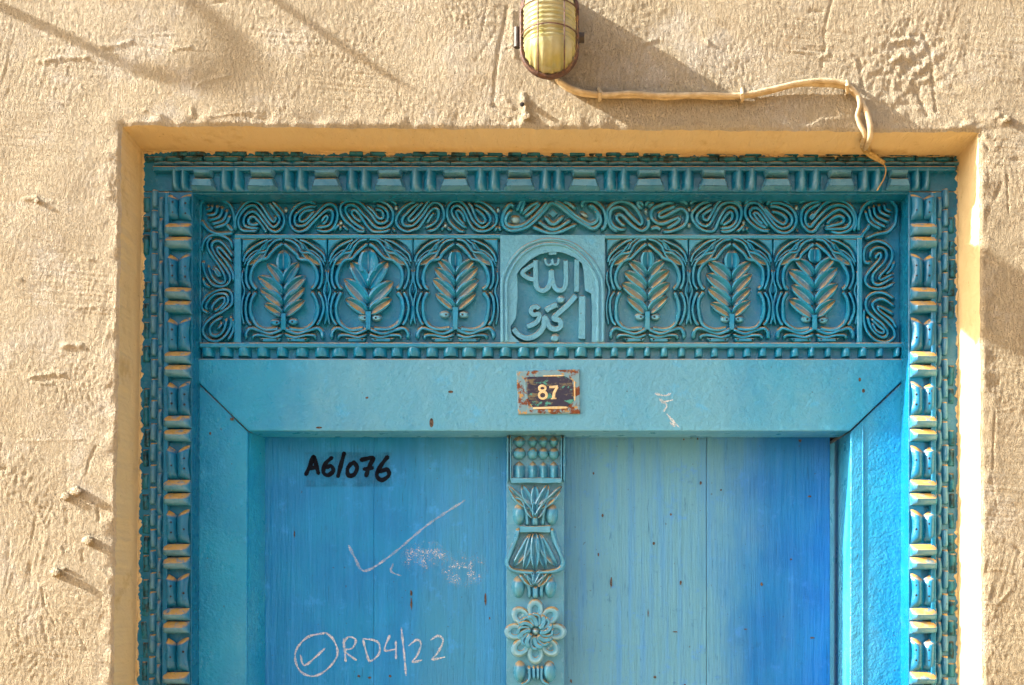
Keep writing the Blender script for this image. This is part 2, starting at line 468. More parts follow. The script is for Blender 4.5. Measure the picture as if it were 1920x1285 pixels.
# the band above the door needs full resolution across
us = sorted(set([round(x, 3) for x in us] + [round(x, 3) for x in np.arange(XL + FS, XR - .5, FS)]))
us = np.array(us); vv = np.array(vsy)
U, V = np.meshgrid(us, vv)              # rows: v
H = 5.0 * perlin(U / 420, V / 360, 1) + 3.0 * perlin(U / 150, V / 130, 2)
wx = U + 14 * perlin(U / 70, V / 70, 3); wy = V + 14 * perlin(U / 70, V / 70, 4)
rotn = perlin(U / 600, V / 600, 5) * 2.2
H += .8 * perlin(wx / 48, wy / 30, 6) + .28 * perlin(wx / 16, wy / 22, 7)
tex = .95 * perlin(wx / 6.2, wy / 12, 8) + .45 * perlin(wx / 10, wy / 6, 9)
msk = np.clip(.62 + 1.2 * perlin(U / 160, V / 160, 10), .25, 1.2)
H += tex * msk
tro = np.clip(perlin(U / 260 + 3, V / 170, 11) * 3, 0, 1)    # trowelled streaks, nearly level
H += tro * .8 * perlin(U / 90 + V / 400, V / 5.0 - U / 60, 12)
tr2 = np.clip(perlin(U / 240 + 9, V / 240, 13) * 3 - .3, 0, 1)
H += tr2 * .9 * perlin(U / 6.0 + V / 22, V / 95, 14)
rp = np.exp(-(((U - 1700) / 95) ** 2 + ((V - 125) / 75) ** 2))
H += rp * (4.5 * perlin(U / 22, V / 18, 15) + 2.5 * perlin(U / 9, V / 9, 16))
rp = np.exp(-(((U - 1830) / 60) ** 2 + ((V - 235) / 30) ** 2))
H += rp * (4.0 * perlin(U / 24, V / 14, 17))
def seg_dist(pts):
    D = np.full(U.shape, 1e9)
    for (ax, ay), (bx, by) in zip(pts[:-1], pts[1:]):
        dx, dy = bx - ax, by - ay; t = np.clip(((U - ax)*dx + (V - ay)*dy) / (dx*dx + dy*dy + 1e-9), 0, 1)
        D = np.minimum(D, np.hypot(U - ax - t*dx, V - ay - t*dy))
    return D
Z1 = lambda l: [(1240 + x / 2.8235, y / 2.8235) for x, y in l]
Z2 = lambda l: [(x / 2.743, y / 2.743) for x, y in l]
Z3 = lambda l: [(x / 2.57, 300 + y / 2.57) for x, y in l]
Z4 = lambda l: [(x / 2.65, 800 + y / 2.65) for x, y in l]
Z5 = lambda l: [(880 + x / 4.942, y / 4.942) for x, y in l]
marks = [
 (Z1([(905, 0), (880, 90), (862, 160), (868, 250), (850, 350)]), 3, -3), (Z1([(1050, 320), (1072, 470)]), 4, -4),
 (Z1([(1310, 405), (1360, 490), (1412, 600)]), 4, -5), (Z1([(1392, 190), (1430, 300), (1440, 420), (1455, 580)]), 3, -4),
 (Z1([(1240, 220), (1315, 205)]), 5, 6), (Z1([(1600, 655), (1690, 625), (1770, 620)]), 5, 4), (Z1([(1790, 615), (1815, 640)]), 6, 8),
 (Z1([(850, 300), (880, 280)]), 5, 4), (Z1([(240, 215), (250, 232)]), 3, 5), (Z1([(790, 55), (850, 65)]), 2.5, -3),
 (Z1([(1700, 700), (1740, 780)]), 4, -4), (Z1([(700, 270), (830, 280)]), 3, 2), (Z1([(1880, 840), (1905, 860)]), 7, -5),
 (Z1([(1180, 540), (1245, 575)]), 4, -5), (Z1([(1215, 330), (1260, 300), (1340, 320)]), 5, 4),
 (Z2([(520, 240), (600, 236), (675, 215)]), 4, 4), (Z2([(200, 315), (320, 300), (450, 300)]), 4, 4), (Z2([(650, 190), (880, 178)]), 2, 1.6),
 (Z2([(890, 262), (980, 245)]), 3, 3), (Z2([(1020, 440), (1060, 420), (1200, 390)]), 3, 3), (Z2([(1050, 28), (1170, 5)]), 2, -2),
 (Z2([(740, 580), (830, 610)]), 4, 4), (Z2([(985, 560), (990, 610)]), 4, 3), (Z2([(1080, 615), (1320, 585)]), 3, 2.5),
 (Z2([(320, 540), (340, 555)]), 3, -3), (Z2([(640, 360), (680, 400)]), 2, -2),
 (Z3([(120, 190), (175, 185), (195, 205)]), 4, 5), (Z3([(195, 205), (255, 205)]), 3, 2), (Z3([(90, 572), (98, 576)]), 4, 4),
 (Z3([(300, 900), (340, 888), (390, 896)]), 5, 7), (Z3([(150, 1045), (225, 1035), (265, 1028), (300, 1036)]), 4, 5),
 (Z3([(425, 478), (440, 480)]), 3, 4), (Z3([(370, 715), (480, 700)]), 4, 2), (Z3([(150, 1075), (250, 1080)]), 2, 2),
 (Z4([(432, 240), (445, 180), (482, 98)]), 2.5, -3), (Z4([(210, 810), (225, 900), (280, 990)]), 2.5, -2.5), (Z4([(340, 930), (440, 1110)]), 2, -1.5),
 (Z4([(150, 690), (150, 780)]), 4, -3), (Z4([(490, 400), (500, 470)]), 3, -4), (Z4([(300, 600), (308, 620)]), 4, 3), (Z4([(415, 620), (418, 670)]), 3, -3),
 (Z4([(15, 215), (30, 205)]), 5, -4), (Z4([(510, 710), (560, 760)]), 4, 3), (Z4([(45, 560), (40, 700)]), 3, -1.5),
 (Z4([(330, 150), (335, 600)]), 3, -1), (Z4([(180, 430), (150, 620)]), 3, -1.5), (Z4([(90, 75), (420, 62)]), 2, 1.5),
 (Z5([(350, 70), (320, 250), (270, 480), (235, 760), (220, 980)]), 3.5, -3.5), (Z5([(250, 60), (240, 300), (60, 560)]), 3, -1.5),
 (Z5([(400, 120), (400, 400), (420, 520)]), 6, 4), (Z5([(160, 60), (100, 380)]), 2.5, -1.5), (Z5([(330, 440), (380, 425)]), 2, 2),
 (Z5([(235, 990), (330, 1050), (470, 1130)]), 5, -5), (Z5([(330, 930), (400, 1000)]), 5, 4), (Z5([(500, 880), (530, 980), (500, 1130)]), 6, 8),
 (Z5([(1100, 80), (1260, 60)]), 2, -1.5), (Z5([(1140, 140), (1300, 118)]), 2, -1.5), (Z5([(1620, 400), (1730, 360)]), 3, 2.5),
 ([(60, 940), (90, 1000), (70, 1080)], 3, 1.5), ([(1560, 200), (1600, 225)], 3, 3), ([(1890, 330), (1893, 400)], 2, -3),
 ([(1866, 770), (1862, 880)], 2, -2.5), ([(1862, 772), (1900, 766)], 2, 1.5), ([(1845, 1070), (1880, 1068), (1898, 1075)], 2, 2.5),
 ([(1843, 1132), (1870, 1133), (1893, 1106)], 2, 2.5), ([(1907, 1028), (1914, 1034)], 4, -5), ([(1858, 890), (1870, 960)], 2, -1.5),
 ([(1846, 980), (1900, 975)], 2, 1.2), ([(1846, 920), (1880, 915), (1915, 922)], 2, 1.5), ([(1880, 345), (1868, 372)], 4, -4),
]
for pts, w, h in marks:
    D = seg_dist(pts) / w
    H += h * .55 * np.exp(-D * D) * (.75 + .5 * perlin(U / 9, V / 9, 21))
# ragged lip just round the doorway
ed = np.where(V < YT, np.hypot(np.maximum(np.maximum(XL - U, U - XR), 0), YT - V), np.where(U < XL, XL - U, U - XR))
ed = np.maximum(ed, 0)
H += 2.2 * np.exp(-(ed / 26) ** 2) * (.3 + perlin(U / 30, V / 30, 22) * 2)
H -= 3.0 * np.exp(-(ed / 3.5) ** 2)
far = (np.abs(U - 960) > 1400) | (V > 1500) | (V < -200); H = np.where(far, H * .4, H)
# bend the grid lines so that the doorway edges run as they do
fx = np.exp(-(np.abs(U - XL) / 60) ** 2) * (xl(V) - XL + 2.2 * n1(V / 23, 31) + 1.6 * n1(V / 7, 32) * 1.4) * (V > YT - 40)
fx += np.exp(-(np.abs(U - XR) / 60) ** 2) * (xr(V) - XR + 1.6 * n1(V / 30, 33) + 1.0 * n1(V / 8, 34)) * (V > YT - 40)
fy = np.exp(-(np.abs(V - YT) / 40) ** 2) * (yt(U) - YT + 2.6 * n1(U / 45, 35) + 1.8 * n1(U / 11, 36)) * (U > XL - 30) * (U < XR + 30)
U2, V2 = U + fx, V + fy
X = (U2 - VPX) / 1000; Yw = -H / 1000; Zw = EYE + (VPY - V2) / 1000
nv, nu = U.shape
idx = np.arange(nv * nu).reshape(nv, nu)
cu = (us[:-1] + us[1:]) / 2; cv = (vv[:-1] + vv[1:]) / 2
CU, CV = np.meshgrid(cu, cv)
keep = ~((CU > XL) & (CU < XR) & (CV > YT))
quads = np.stack([idx[:-1, :-1], idx[1:, :-1], idx[1:, 1:], idx[:-1, 1:]], -1)[keep]
used = np.unique(quads); remap = np.full(nv * nu, -1); remap[used] = np.arange(len(used))
quads = remap[quads]
def fast_mesh(name, verts, quads):
    me = bpy.data.meshes.new(name)
    me.vertices.add(len(verts)); me.vertices.foreach_set('co', np.ascontiguousarray(verts, dtype=np.float32).ravel())
    nq = len(quads); me.loops.add(nq * 4); me.loops.foreach_set('vertex_index', np.ascontiguousarray(quads, dtype=np.int32).ravel())
    me.polygons.add(nq); me.polygons.foreach_set('loop_start', np.arange(nq, dtype=np.int32) * 4)
    me.polygons.foreach_set('use_smooth', np.ones(nq, dtype=bool)); me.update(calc_edges=True); me.validate()
    return me
verts = np.stack([X.ravel(), Yw.ravel(), Zw.ravel()], -1)[used]
wall = link('plastered_wall', fast_mesh('plastered_wall', verts, quads), M['plaster'])
tag(wall, 'rough cream plaster wall around the blue doorway', 'wall')

# reveals: from the doorway edge back to the frame, then a ragged lip over the woodwork
DR = 0.108
iL = int(np.argmin(np.abs(us - XL))); iR = int(np.argmin(np.abs(us - XR))); iT = int(np.argmin(np.abs(vv - YT)))
jend = nv
def strip(name, ex, ez, ey, inx, inz, seed, axis):
    """edge arrays on the wall; (inx,inz) inner line; axis gives the inward direction"""
    n = len(ex); s = np.arange(n) * FS
    rows = []
    R = 14
    for r in range(R + 1):
        t = r / R
        wob = 1.6 * perlin(s / 40, np.full(n, t * 3 + .1), seed) * math.sin(math.pi * t) + .9 * perlin(s / 12 + t * 6, np.full(n, t * 1.3 + .1), seed + 1) * math.sin(math.pi * t)
        wob = wob * np.clip(np.minimum(s, s[-1] - s) / 30, 0, 1)
        y = ey * (1 - t) + DR * t
        x = ex * (1 - t) + inx * t + axis[0] * wob / 1000; z = ez * (1 - t) + inz * t + axis[1] * wob / 1000
        rows.append(np.stack([x, y, z], -1))
    lip = np.clip(4.0 + 7 * n1(s / 37, seed + 2) + 8 * n1(s / 11, seed + 3) + 5 * n1(s / 4.5, seed + 7), .5, 14) / 1000
    thick = np.clip(2.5 + 5 * n1(s / 16, seed + 4) + 3 * n1(s / 6, seed + 5), .8, 6) / 1000
    for q, dy in ((.35, -.0), (.75, .0012), (1.0, .0035), (1.02, .008)):
        rows.append(np.stack([inx + axis[0] * lip * q, DR - thick * (1 - q * q * .6) + dy, inz + axis[1] * lip * q], -1))
    A = np.stack(rows); nr = A.shape[0]
    id2 = np.arange(nr * n).reshape(nr, n)
    q = np.stack([id2[:-1, :-1], id2[:-1, 1:], id2[1:, 1:], id2[1:, :-1]], -1).reshape(-1, 4)
    return link(name, fast_mesh(name, A.reshape(-1, 3), q), M['reveal'], wall)
s_in = (1 + DR / CAM_D) / 1000
def col_line(i, x_in):
    ex, ez, ey = X[iT:, i], Zw[iT:, i], Yw[iT:, i]
    return ex, ez, ey
ex, ez, ey = col_line(iL, 0)
vin = (EYE - ez) * 1000 + VPY
strip('reveal', ex, ez, ey, (268 - 12 * (vin - 290) / 995 - VPX) * s_in, ez.copy(), 41, (1, 0))
ex, ez, ey = col_line(iR, 0)
vin = (EYE - ez) * 1000 + VPY
strip('reveal', ex, ez, ey, (1796 + 0 * vin - VPX) * s_in, ez.copy(), 51, (-1, 0))
ex, ez, ey = X[iT, iL:iR+1], Zw[iT, iL:iR+1], Yw[iT, iL:iR+1]
ex = np.concatenate([[ex[0] - .012], ex, [ex[-1] + .012]]); ez = np.concatenate([[ez[0]], ez, [ez[-1]]]); ey = np.concatenate([[ey[0] + .004], ey, [ey[-1] + .004]])
uin = ex * 1000 + VPX
strip('soffit', ex, ez, ey, ex.copy(), EYE + (VPY - (284 + 9 * (uin - 228) / 1600)) * s_in, 61, (0, -1))

# plaster stubs left on the wall, a nail hole with its chipped edge
def stub(px, py, r, h, ang=0.0, seed=1):
    mb = MB(); rnd = random.Random(seed); rows = []
    n = 14
    for i, (k, y) in enumerate(((1.5, .004), (1.15, -.3 * h), (1.0, -.75 * h), (.85, -h), (.3, -h * 1.05), (.02, -h * 1.02))):
        rows.append([Q(px + r * k * math.cos(2*math.pi*j/n) * (.7 + .7 * rnd.random()) + (i * .6), py + r * k * math.sin(2*math.pi*j/n) * (.6 + .6 * rnd.random()), y) for j in range(n)])
    mb.grid(rows, closed=True, flip=True)
    return mb.build('plaster_stub', M['plaster'], wall, False)
stub(122, 931, 6.5, .006, seed=1); stub(142, 921, 7.5, .010, seed=2); stub(164, 1014, 7.5, .014, seed=3); stub(104, 1073, 7.5, .014, seed=4)
stub(118, 1066, 3.5, .007, seed=9); stub(1888, 222, 6, .008, seed=5); stub(68, 376, 4, .006, seed=6); stub(981, 190, 5, .010, seed=7); stub(986, 218, 7, .008, seed=8)
mb = MB(); blob(mb, 979, 196, 4.5, 4.5, .001, -.012); mb.build('nail_hole', M['hole'], wall)

# ------------------------------------------------------------------ carved door frame
frame = tag(empty('carved_door_frame', (0, .14, 0)), 'carved blue wooden door frame with leaf frieze, bead mouldings and plain lintel board', 'door frame')
YF = .167       # ground of the frieze
YJ = .108       # ground of the outer mouldings
# backing timbers
mb = MB(); prism(mb, [(236, 262), (1822, 262), (1822, 358.5), (236, 358.5)], YJ, .24, 1.0, True)
head = mb.build('head_beam', M['frame'], frame)
mb = MB(); prism(mb, [(236, 359.5), (361, 359.5), (356, 2400), (226, 2400)], YJ, .24, 1.0, True)
jambL = mb.build('jamb', M['frame'], frame)
mb = MB(); prism(mb, [(1704, 359.5), (1822, 359.5), (1826, 2400), (1702, 2400)], YJ, .24, 1.0, True)
jambR = mb.build('jamb', M['frame'], frame)
mb = MB(); prism(mb, [(366, 362), (1696, 362), (1696, 690), (366, 690)], YF, .245, .5, True)
frieze = mb.build('frieze_board', M['carve'], frame)

# jamb pieces: alike meshes shared
def spool_mesh(w=50, h=25, d=.021):
    mb = MB(); rows = []
    prof = [(-.50, 0), (-.49, .30), (-.44, .45), (-.04, .96), (.02, 1), (.10, .97), (.30, .86), (.44, .55), (.49, .2), (.5, 0)]
    for i, (s, k) in enumerate(((-.5, .25), (-.46, .62), (-.34, 1), (.34, 1), (.46, .62), (.5, .25))):
        rows.append([(s * w / 1000, -d * z * k + (.001 if z == 0 else 0), -p * h / 1000) for p, z in prof])
    mb.grid(rows); mb.poly(rows[0], True); mb.poly(rows[-1])
    return mb.mesh('spool', True, False, 38)[0]
def tulip_mesh(w=48, h=66, d=.015):
    mb = MB()
    for sgn in (-1, 1):
        rows = []
        for i in range(13):
            t = i / 12
            row = []
            for j in range(9):
                u = j / 8                                  # 0 at centre groove, 1 outside
                top = 13 * (1 - u) ** 1.6 + 2.0 * u * u
                bot = h - 3 * (1 - u) ** 2
                z = top + (bot - top) * t
                pinch = 1 - .10 * math.sin(math.pi * t) ** 2
                hh = (math.sin(math.pi * (.04 + .92 * u)) ** .55) * (.55 + .45 * math.sin(math.pi * min(1, t * .75 + .2))) 
                e = min(1, t * 7 + .1, (1 - t) * 9 + .1)
                x = (.6 + u * (w / 2 - .6) * (pinch if u > .5 else 1)) * sgn
                row.append((x / 1000, -d * hh * e + .0004, -(z - h / 2) / 1000))
            rows.append(row)
        mb.grid(rows, flip=(sgn < 0))
    return mb.mesh('tulip', True, False, 50)[0]
def block_mesh(w, h, d, taper=.8, round_=.6):
    mb = MB(); rows = []
    for s, k in ((-.5, .0), (-.46, .7), (-.38, 1), (.38, 1), (.46, .7), (.5, .0)):
        row = []
        for j in range(7):
            a = -1 + j / 3
            row.append((a * w / 2 * (taper + (1 - taper) * (k if k > 0 else .7)) / 1000, -d * k * (1 - abs(a) ** 2.2) ** round_ if abs(a) < 1 else 0.0, s * h / 1000))
        rows.append(row)
    mb.grid(rows, flip=False)
    return mb.mesh('bead', True, False, 55)[0]
def scallop_mesh(w, h, d):
    mb = MB(); rows = []
    for i in range(9):
        t = i / 8; k = math.sin(math.pi * (.02 + .96 * t)) ** .6
        rows.append([(a * w / 2 / 1000, -d * k * (1 - a * a) ** .5, (t - .5) * h / 1000) for a in (-1, -.7, -.3, .1, .5, .85, 1)])
    mb.grid(rows, flip=False)
    return mb.mesh('scallop', True, False, 60)[0]
def hole_mesh(r=2.0):
    mb = MB(); mb.poly([(r / 1000 * math.cos(a * math.pi / 4), 0, r / 1000 * math.sin(a * math.pi / 4)) for a in range(8)]); return mb.mesh('nail_hole', False, False)[0]
SPOOL, TULIP, BLOCK, BLOCK2, SCAL, HOLE = spool_mesh(), tulip_mesh(), block_mesh(12.5, 36, .010), block_mesh(13, 37, .006), scallop_mesh(10.5, 36, .008), hole_mesh()
BLOCK2M = BLOCK2.copy(); BLOCK2M.materials.append(M['frame_mould'])
rj = random.Random(3)
def jig(a=.02): return (rj.uniform(-a, a), rj.uniform(-a, a), rj.uniform(-a, a))
YS = .103
for side, jamb in ((0, jambL), (1, jambR)):
    def cx(base, v): return (base - 5 * (v - 300) / 985) if side == 0 else (VPX*2 - base - 14 - 1.0 * (v - 300) / 985 + 1)
    def mx(base, v): return cx(base, v)
    tops = [474 + 119.9 * i for i in range(-1, 8)]
    for i, tp in enumerate(tops):
        o0 = 0 if i else 8
        v = tp + 33
        sc = (1.03, 1.05, 1.0) if i else (1.03, .80, 1.0)
        zc = v if i else 388
        t = link('tulip', TULIP, M['frame'], jamb, Q(mx(336, zc), zc, YS), jig(.012), (sc[0], 1.0, sc[1]))
        for dx in (-12, 12):
            for dy in rj.choice(((-7, 12), (-4,), (6,), (-9, 10))):
                link('nail_hole', HOLE, M['hole'], jamb, Q(mx(336, zc) + dx, zc + dy, YS - .0166), None, (rj.uniform(.8, 1.2),) * 3)
        for k, off in enumerate((79.5, 104.5)):
            if tp + off > 1420: continue
            link('spool', SPOOL, M['frame'], jamb, Q(mx(336, tp + off), tp + off - 1, YS), jig(.02), (1.04, 1.0, .98))
    # long flat strip beside the spools, and the bead rows outside it
    mb = MB(); a0, a1 = (308.5, 316.5)
    if side == 0: poly = [(a0, 360), (a1, 360), (a1 - 5.5, 1420), (a0 - 5.5, 1420)]
    else: poly = [(1747, 360), (1756, 360), (1755, 1420), (1746, 1420)]
    prism(mb, poly, YJ - .016, YJ + .004, 1.4); mb.build('fillet', M['frame'], jamb)
    for k in range(28):
        v = 372 + 39.8 * k
        if v > 1400: break
        bx = 291.5 - 5.5 * (v - 300) / 985 if side == 0 else 1771.5
        link('bead', BLOCK, M['frame'], jamb, Q(bx + rj.uniform(-1, 1), v + rj.uniform(-2, 2), YJ), jig(.05), (rj.uniform(.92, 1.1), rj.uniform(.8, 1.15), rj.uniform(.96, 1.06)))
        sx = 303.5 - 5.5 * (v - 300) / 985 if side == 0 else 1760.5
        link('scallop', SCAL, M['frame'], jamb, Q(sx, v + 17, YJ), jig(.03), (1.05, rj.uniform(.9, 1.1), 1.1))
        ox = 277.5 - 6 * (v - 300) / 985 if side == 0 else 1784
        if rj.random() > .12: link('bead', BLOCK2M, None, jamb, Q(ox + rj.uniform(-2, 2), v + 12 + rj.uniform(-4, 4), YJ), jig(.06), (rj.uniform(.8, 1.15), rj.uniform(.5, 1.3), rj.uniform(.75, 1.1)))

# head beam pieces
def lozenge(w, upper):
    mb = MB()
    w2 = w / 2
    if upper: pts = [(-w2 + 2, -7), (w2 - 2, -7), (w2 - 7, 7), (-w2 + 7, 7)]
    else: pts = [(-w2 + 7, -10), (w2 - 7, -10), (w2, 8), (w2 - 3, 10.5), (-w2 + 3, 10.5), (-w2, 8)]
    c = [(x / 1000, -y / 1000) for x, y in pts]
    ins = inset(c, .0045)
    d = .015
    r0 = [(x, .001, z) for x, z in c]; r1 = [(x, -d * .45, z) for x, z in inset(c, .0008)]; r2 = [(x, -d, z - (0 if upper else .0008)) for x, z in ins]
    mb.grid([r0, r1, r2], closed=True); mb.poly(r2, True)
    me = mb.mesh('lozenge', True, False, 30)[0]
    import bmesh
    bm = bmesh.new(); bm.from_mesh(me); bmesh.ops.recalc_face_normals(bm, faces=bm.faces)
    bm.to_mesh(me); bm.free()
    return me
def reed_mesh(w=23, h=37, d=.015):
    mb = MB(); rows = []
    for t, k in ((0, 1), (.2, 1), (.75, 1), (.86, .75), (.95, .4), (1, .05)):
        rows.append([(a * w / 2 * (1 - .25 * max(0, t - .75)) / 1000, -d * k * (1 - abs(a) ** 1.5) if abs(a) < 1 else .0, (.5 - t - (.07 * (1 - abs(a)) if t > .8 else 0)) * h / 1000) for a in (-1, -.75, -.45, -.15, 0, .15, .45, .75, 1)])
    mb.grid(rows, flip=True)
    return mb.mesh('reed', True, False, 60)[0]
LU, LL, REED = lozenge(58, True), lozenge(61, False), reed_mesh()
loz = [(359, 47), (463, 60), (583, 60), (702, 60), (824, 60), (944, 61), (1065, 61), (1187, 60), (1307, 60), (1425, 60), (1545, 58), (1660, 46)]
YH = .104
for i, (x0, w) in enumerate(loz):
    c = x0 + w / 2
    link('lozenge', LU, M['frame'], head, Q(c, 327, YH), jig(.02), (w / 60, 1, 1.05))
    link('lozenge', LL, M['frame'], head, Q(c, 346.5, YH), jig(.02), (w / 60, 1, 1.08))
    if i < len(loz) - 1:
        a, b = x0 + w, loz[i+1][0]
        for f in (.29, .71):
            link('reed', REED, M['frame'], head, Q(a + (b - a) * f, 340, YH), jig(.02), ((b - a) / 58, 1, 1.05))
for c in (330, 346, 1717, 1736):
    link('reed', REED, M['frame'], head, Q(c, 339, YH), jig(.02), (.75, .9, 1.0))
mb = MB(); prism(mb, [(286, 311.5), (1792, 311.5), (1792, 319.5), (286, 319.5)], YJ - .016, YJ + .004, 1.4); mb.build('fillet', M['frame'], head)
mb = MB(); prism(mb, [(362, 358), (1704, 358), (1704, 364), (362, 364)], YJ + .006, YJ + .06, 1.0); mb.build('fillet', M['frame'], head)
BLK_H = block_mesh(12, 37, .009); BLK_H.materials.append(M['frame_mould'])
for k in range(41):
    u = 290 + 37 * k
    link('bead', BLK_H, None, head, Q(u, 300, YJ), (rj.uniform(-.03, .03), math.radians(90), 0), (1, rj.uniform(.7, 1.15), 1.0))
    link('scallop', SCAL, M['frame'], head, Q(u + 18, 307.5, YJ - .001), (0, math.radians(90), 0), (.7, rj.uniform(.7, 1.0), 1.05))
    if rj.random() > .2: link('bead', BLOCK2M, None, head, Q(u + 12 + rj.uniform(-5, 5), 289, YJ), (rj.uniform(-.06, .06), math.radians(90), 0), (.85, rj.uniform(.5, 1.3), rj.uniform(.7, 1.05)))

# ------------------------------------------------------------------ frieze: rails, scrolls, niches, inscription
def bar(name, x0, y0, x1, y1, parent=frieze, mat='carve', top=.0180, bev=1.3):
    mb = MB(); prism(mb, [(x0, y0), (x1, y0), (x1, y1), (x0, y1)], YF - top, YF + .006, bev); return mb.build(name, M[mat], parent)
bar('rail', 372, 369.5, 1690, 372.5, top=.016, bev=1)
bar('rail', 440, 439.5, 938, 446.5); bar('rail', 1134, 440, 1616, 447)
bar('rail', 374, 642.5, 1692, 651, top=.0190, bev=1.6)
bar('post', 439, 447, 451.5, 642.5); bar('post', 1608, 447, 1617, 642.5)
bar('post', 372, 376, 376, 642, top=.015, bev=1)

def T(ox, oy, s): return lambda l: [(ox + x / s, oy + y / s) for x, y in l]
def scroll(name, tr, ridges, w=3.3, h=.0190):
    h = h * random.uniform(.92, 1.05)
    w = w * 1.22
    mb = MB()
    for r in ridges: sweep(mb, tr(r), w, h, YF + .001, step=3.0)
    return mb.build(name, M['carve'], frieze, True, 32)
t1, t2, t3, t4, t5, t6, t7, t8 = (T(370, 365, 11.294), T(530, 365, 11.294), T(630, 365, 11.294), T(780, 365, 11.294), T(930, 365, 9.143), T(1125, 365, 10.97), T(1285, 365, 8.93), T(1490, 365, 9.143))
scroll('scroll', t1, [
 [(830,780),(800,600),(830,450),(900,330),(1000,210),(1120,140),(1230,150),(1330,210),(1420,330),(1500,460),(1560,540),(1620,580),(1660,520),(1630,430)],
 [(1300,765),(1000,770),(890,690),(870,540),(930,400),(1050,270),(1170,230),(1260,270),(1400,450),(1520,620),(1620,690),(1710,620),(1740,500),(1640,350),(1500,160)],
 [(1330,715),(1050,690),(980,600),(1000,480),(1080,390),(1180,360),(1280,420),(1400,580),(1520,730),(1650,795),(1780,720),(1840,560),(1800,400),(1650,220),(1560,130)],
 [(1340,620),(1150,640),(1080,570),(1120,490),(1200,475),(1340,620),(1430,760),(1500,820)]])
scroll('scroll', t2, [
 [(720,220),(600,160),(480,160),(330,220),(190,380),(150,540),(190,690),(330,785),(500,740),(640,600),(760,480),(880,370),(980,320),(1050,370),(1060,480),(1020,600),(940,670),(700,710)],
 [(740,260),(560,260),(420,310),(290,420),(250,540),(280,640),(360,670),(480,640),(600,530),(740,390),(880,250),(980,200),(1080,230),(1150,340),(1160,480),(1110,640),(1020,750),(880,785),(700,750)],
 [(690,330),(520,340),(420,400),(360,490),(360,560),(430,570),(530,510),(690,330)],
 [(800,610),(870,500),(930,450),(950,500),(900,590),(810,640)], [(1230,600),(1130,700),(1060,780)], [(1230,640),(1210,790)], [(1260,640),(1400,780)], [(330,180),(450,100),(600,90)]])
scroll('scroll', t3, [
 [(660,780),(480,775),(330,670),(190,550),(110,420),(90,290),(140,190),(250,140),(400,140),(520,190),(640,310),(760,440),(860,580),(940,610),(1040,590),(1100,500),(1090,390),(1000,280),(840,210)],
 [(640,760),(480,670),(330,550),(220,400),(200,310),(240,240),(330,220),(440,270),(560,400),(660,500),(760,620),(850,700),(950,720),(1080,690),(1180,590),(1210,450),(1190,340),(1110,230),(980,150),(860,130),(740,160)],
 [(570,590),(430,520),(330,400),(370,330),(450,370),(560,520),(640,640),(760,770),(900,795),(1050,780),(1170,730)],
 [(620,230),(780,350),(850,450),(930,510),(1000,490),(990,390),(920,330),(800,310)], [(1270,270),(1240,170),(1100,120)], [(1180,700),(1280,810)]])
scroll('scroll', t4, [
 [(40,140),(-120,190),(-270,290),(-370,410),(-420,520),(-410,620),(-330,720),(-180,785),(-40,740),(60,700),(160,560),(240,440),(320,340),(400,290),(460,320),(480,420),(440,550),(340,640),(180,720)],
 [(80,170),(-60,270),(-180,390),(-270,480),(-290,570),(-250,650),(-150,670),(-40,640),(60,540),(160,420),(240,290),(320,200),(420,170),(530,230),(590,370),(590,490),(520,620),(400,740),(220,780)],
 [(170,160),(50,270),(-80,420),(-160,510),(-130,560),(-60,540),(60,420),(160,290),(260,150),(360,95),(500,120)],
 [(220,630),(280,530),(360,420),(400,460)], [(620,640),(560,720),(540,790)], [(640,680),(760,790)]])
scroll('scroll', t4, [
 [(1060,785),(930,775),(800,680),(700,560),(660,430),(670,290),(740,180),(850,130),(960,160),(1060,260),(1130,400),(1200,540),(1290,640),(1400,700),(1500,660),(1570,560),(1550,440),(1460,340),(1340,260),(1210,200)],
 [(1100,720),(960,640),(830,520),(760,400),(760,310),(820,250),(900,240),(980,300),(1060,440),(1130,600),(1220,720),(1340,775),(1500,765),(1640,680),(1710,560),(1690,420),(1600,310),(1480,210),(1350,150),(1220,150)],
 [(1060,650),(940,560),(860,420),(860,350),(930,360),(1000,460),(1060,620)],
 [(1080,150),(1180,270),(1240,420),(1310,550),(1400,610),(1470,560),(1440,470),(1340,370),(1220,290)], [(600,200),(700,120)], [(1740,650),(1640,800)], [(1750,640),(1800,800)]])
scroll('centre_scroll', t5, [
 [(290,250),(280,180),(230,180),(150,290),(110,420),(130,540),(240,615),(400,600),(560,540),(700,420),(840,260),(940,150),(1050,180),(1200,290),(1380,430),(1560,540),(1680,580),(1780,500),(1790,390),(1730,280),(1640,200),(1560,220)],
 [(290,260),(200,340),(160,440),(200,530),(320,560),(480,520),(640,400),(780,250),(900,110)],
 [(960,100),(1120,170),(1300,310),(1480,440),(1620,510),(1730,450),(1740,350),(1680,260)],
 [(1480,240),(1480,150),(1540,100),(1680,110),(1800,200),(1870,330),(1880,500),(1800,640)], [(480,400),(620,290),(780,130)], [(440,350),(600,200),(760,120)],
 [(350,300),(430,130),(480,130),(420,340)], [(1380,270),(1240,150),(1130,130)], [(820,370),(980,510),(1180,360)], [(700,450),(980,600),(1300,430)], [(600,545),(970,665),(1400,510)]], w=4.2)
mb = MB(); blob(mb, *t5([(330, 430)])[0], 10, 9, .012, YF); mb.build('bud', M['carve'], frieze)
mb = MB(); blob(mb, *t5([(1510, 345)])[0], 10, 5, .012, YF, rot=.6); mb.build('bud', M['carve'], frieze)
mb = MB(); prism(mb, t5([(970, 240), (1060, 320), (980, 390), (900, 320)]), YF - .011, YF + .003, 2); mb.build('diamond', M['carve'], frieze)
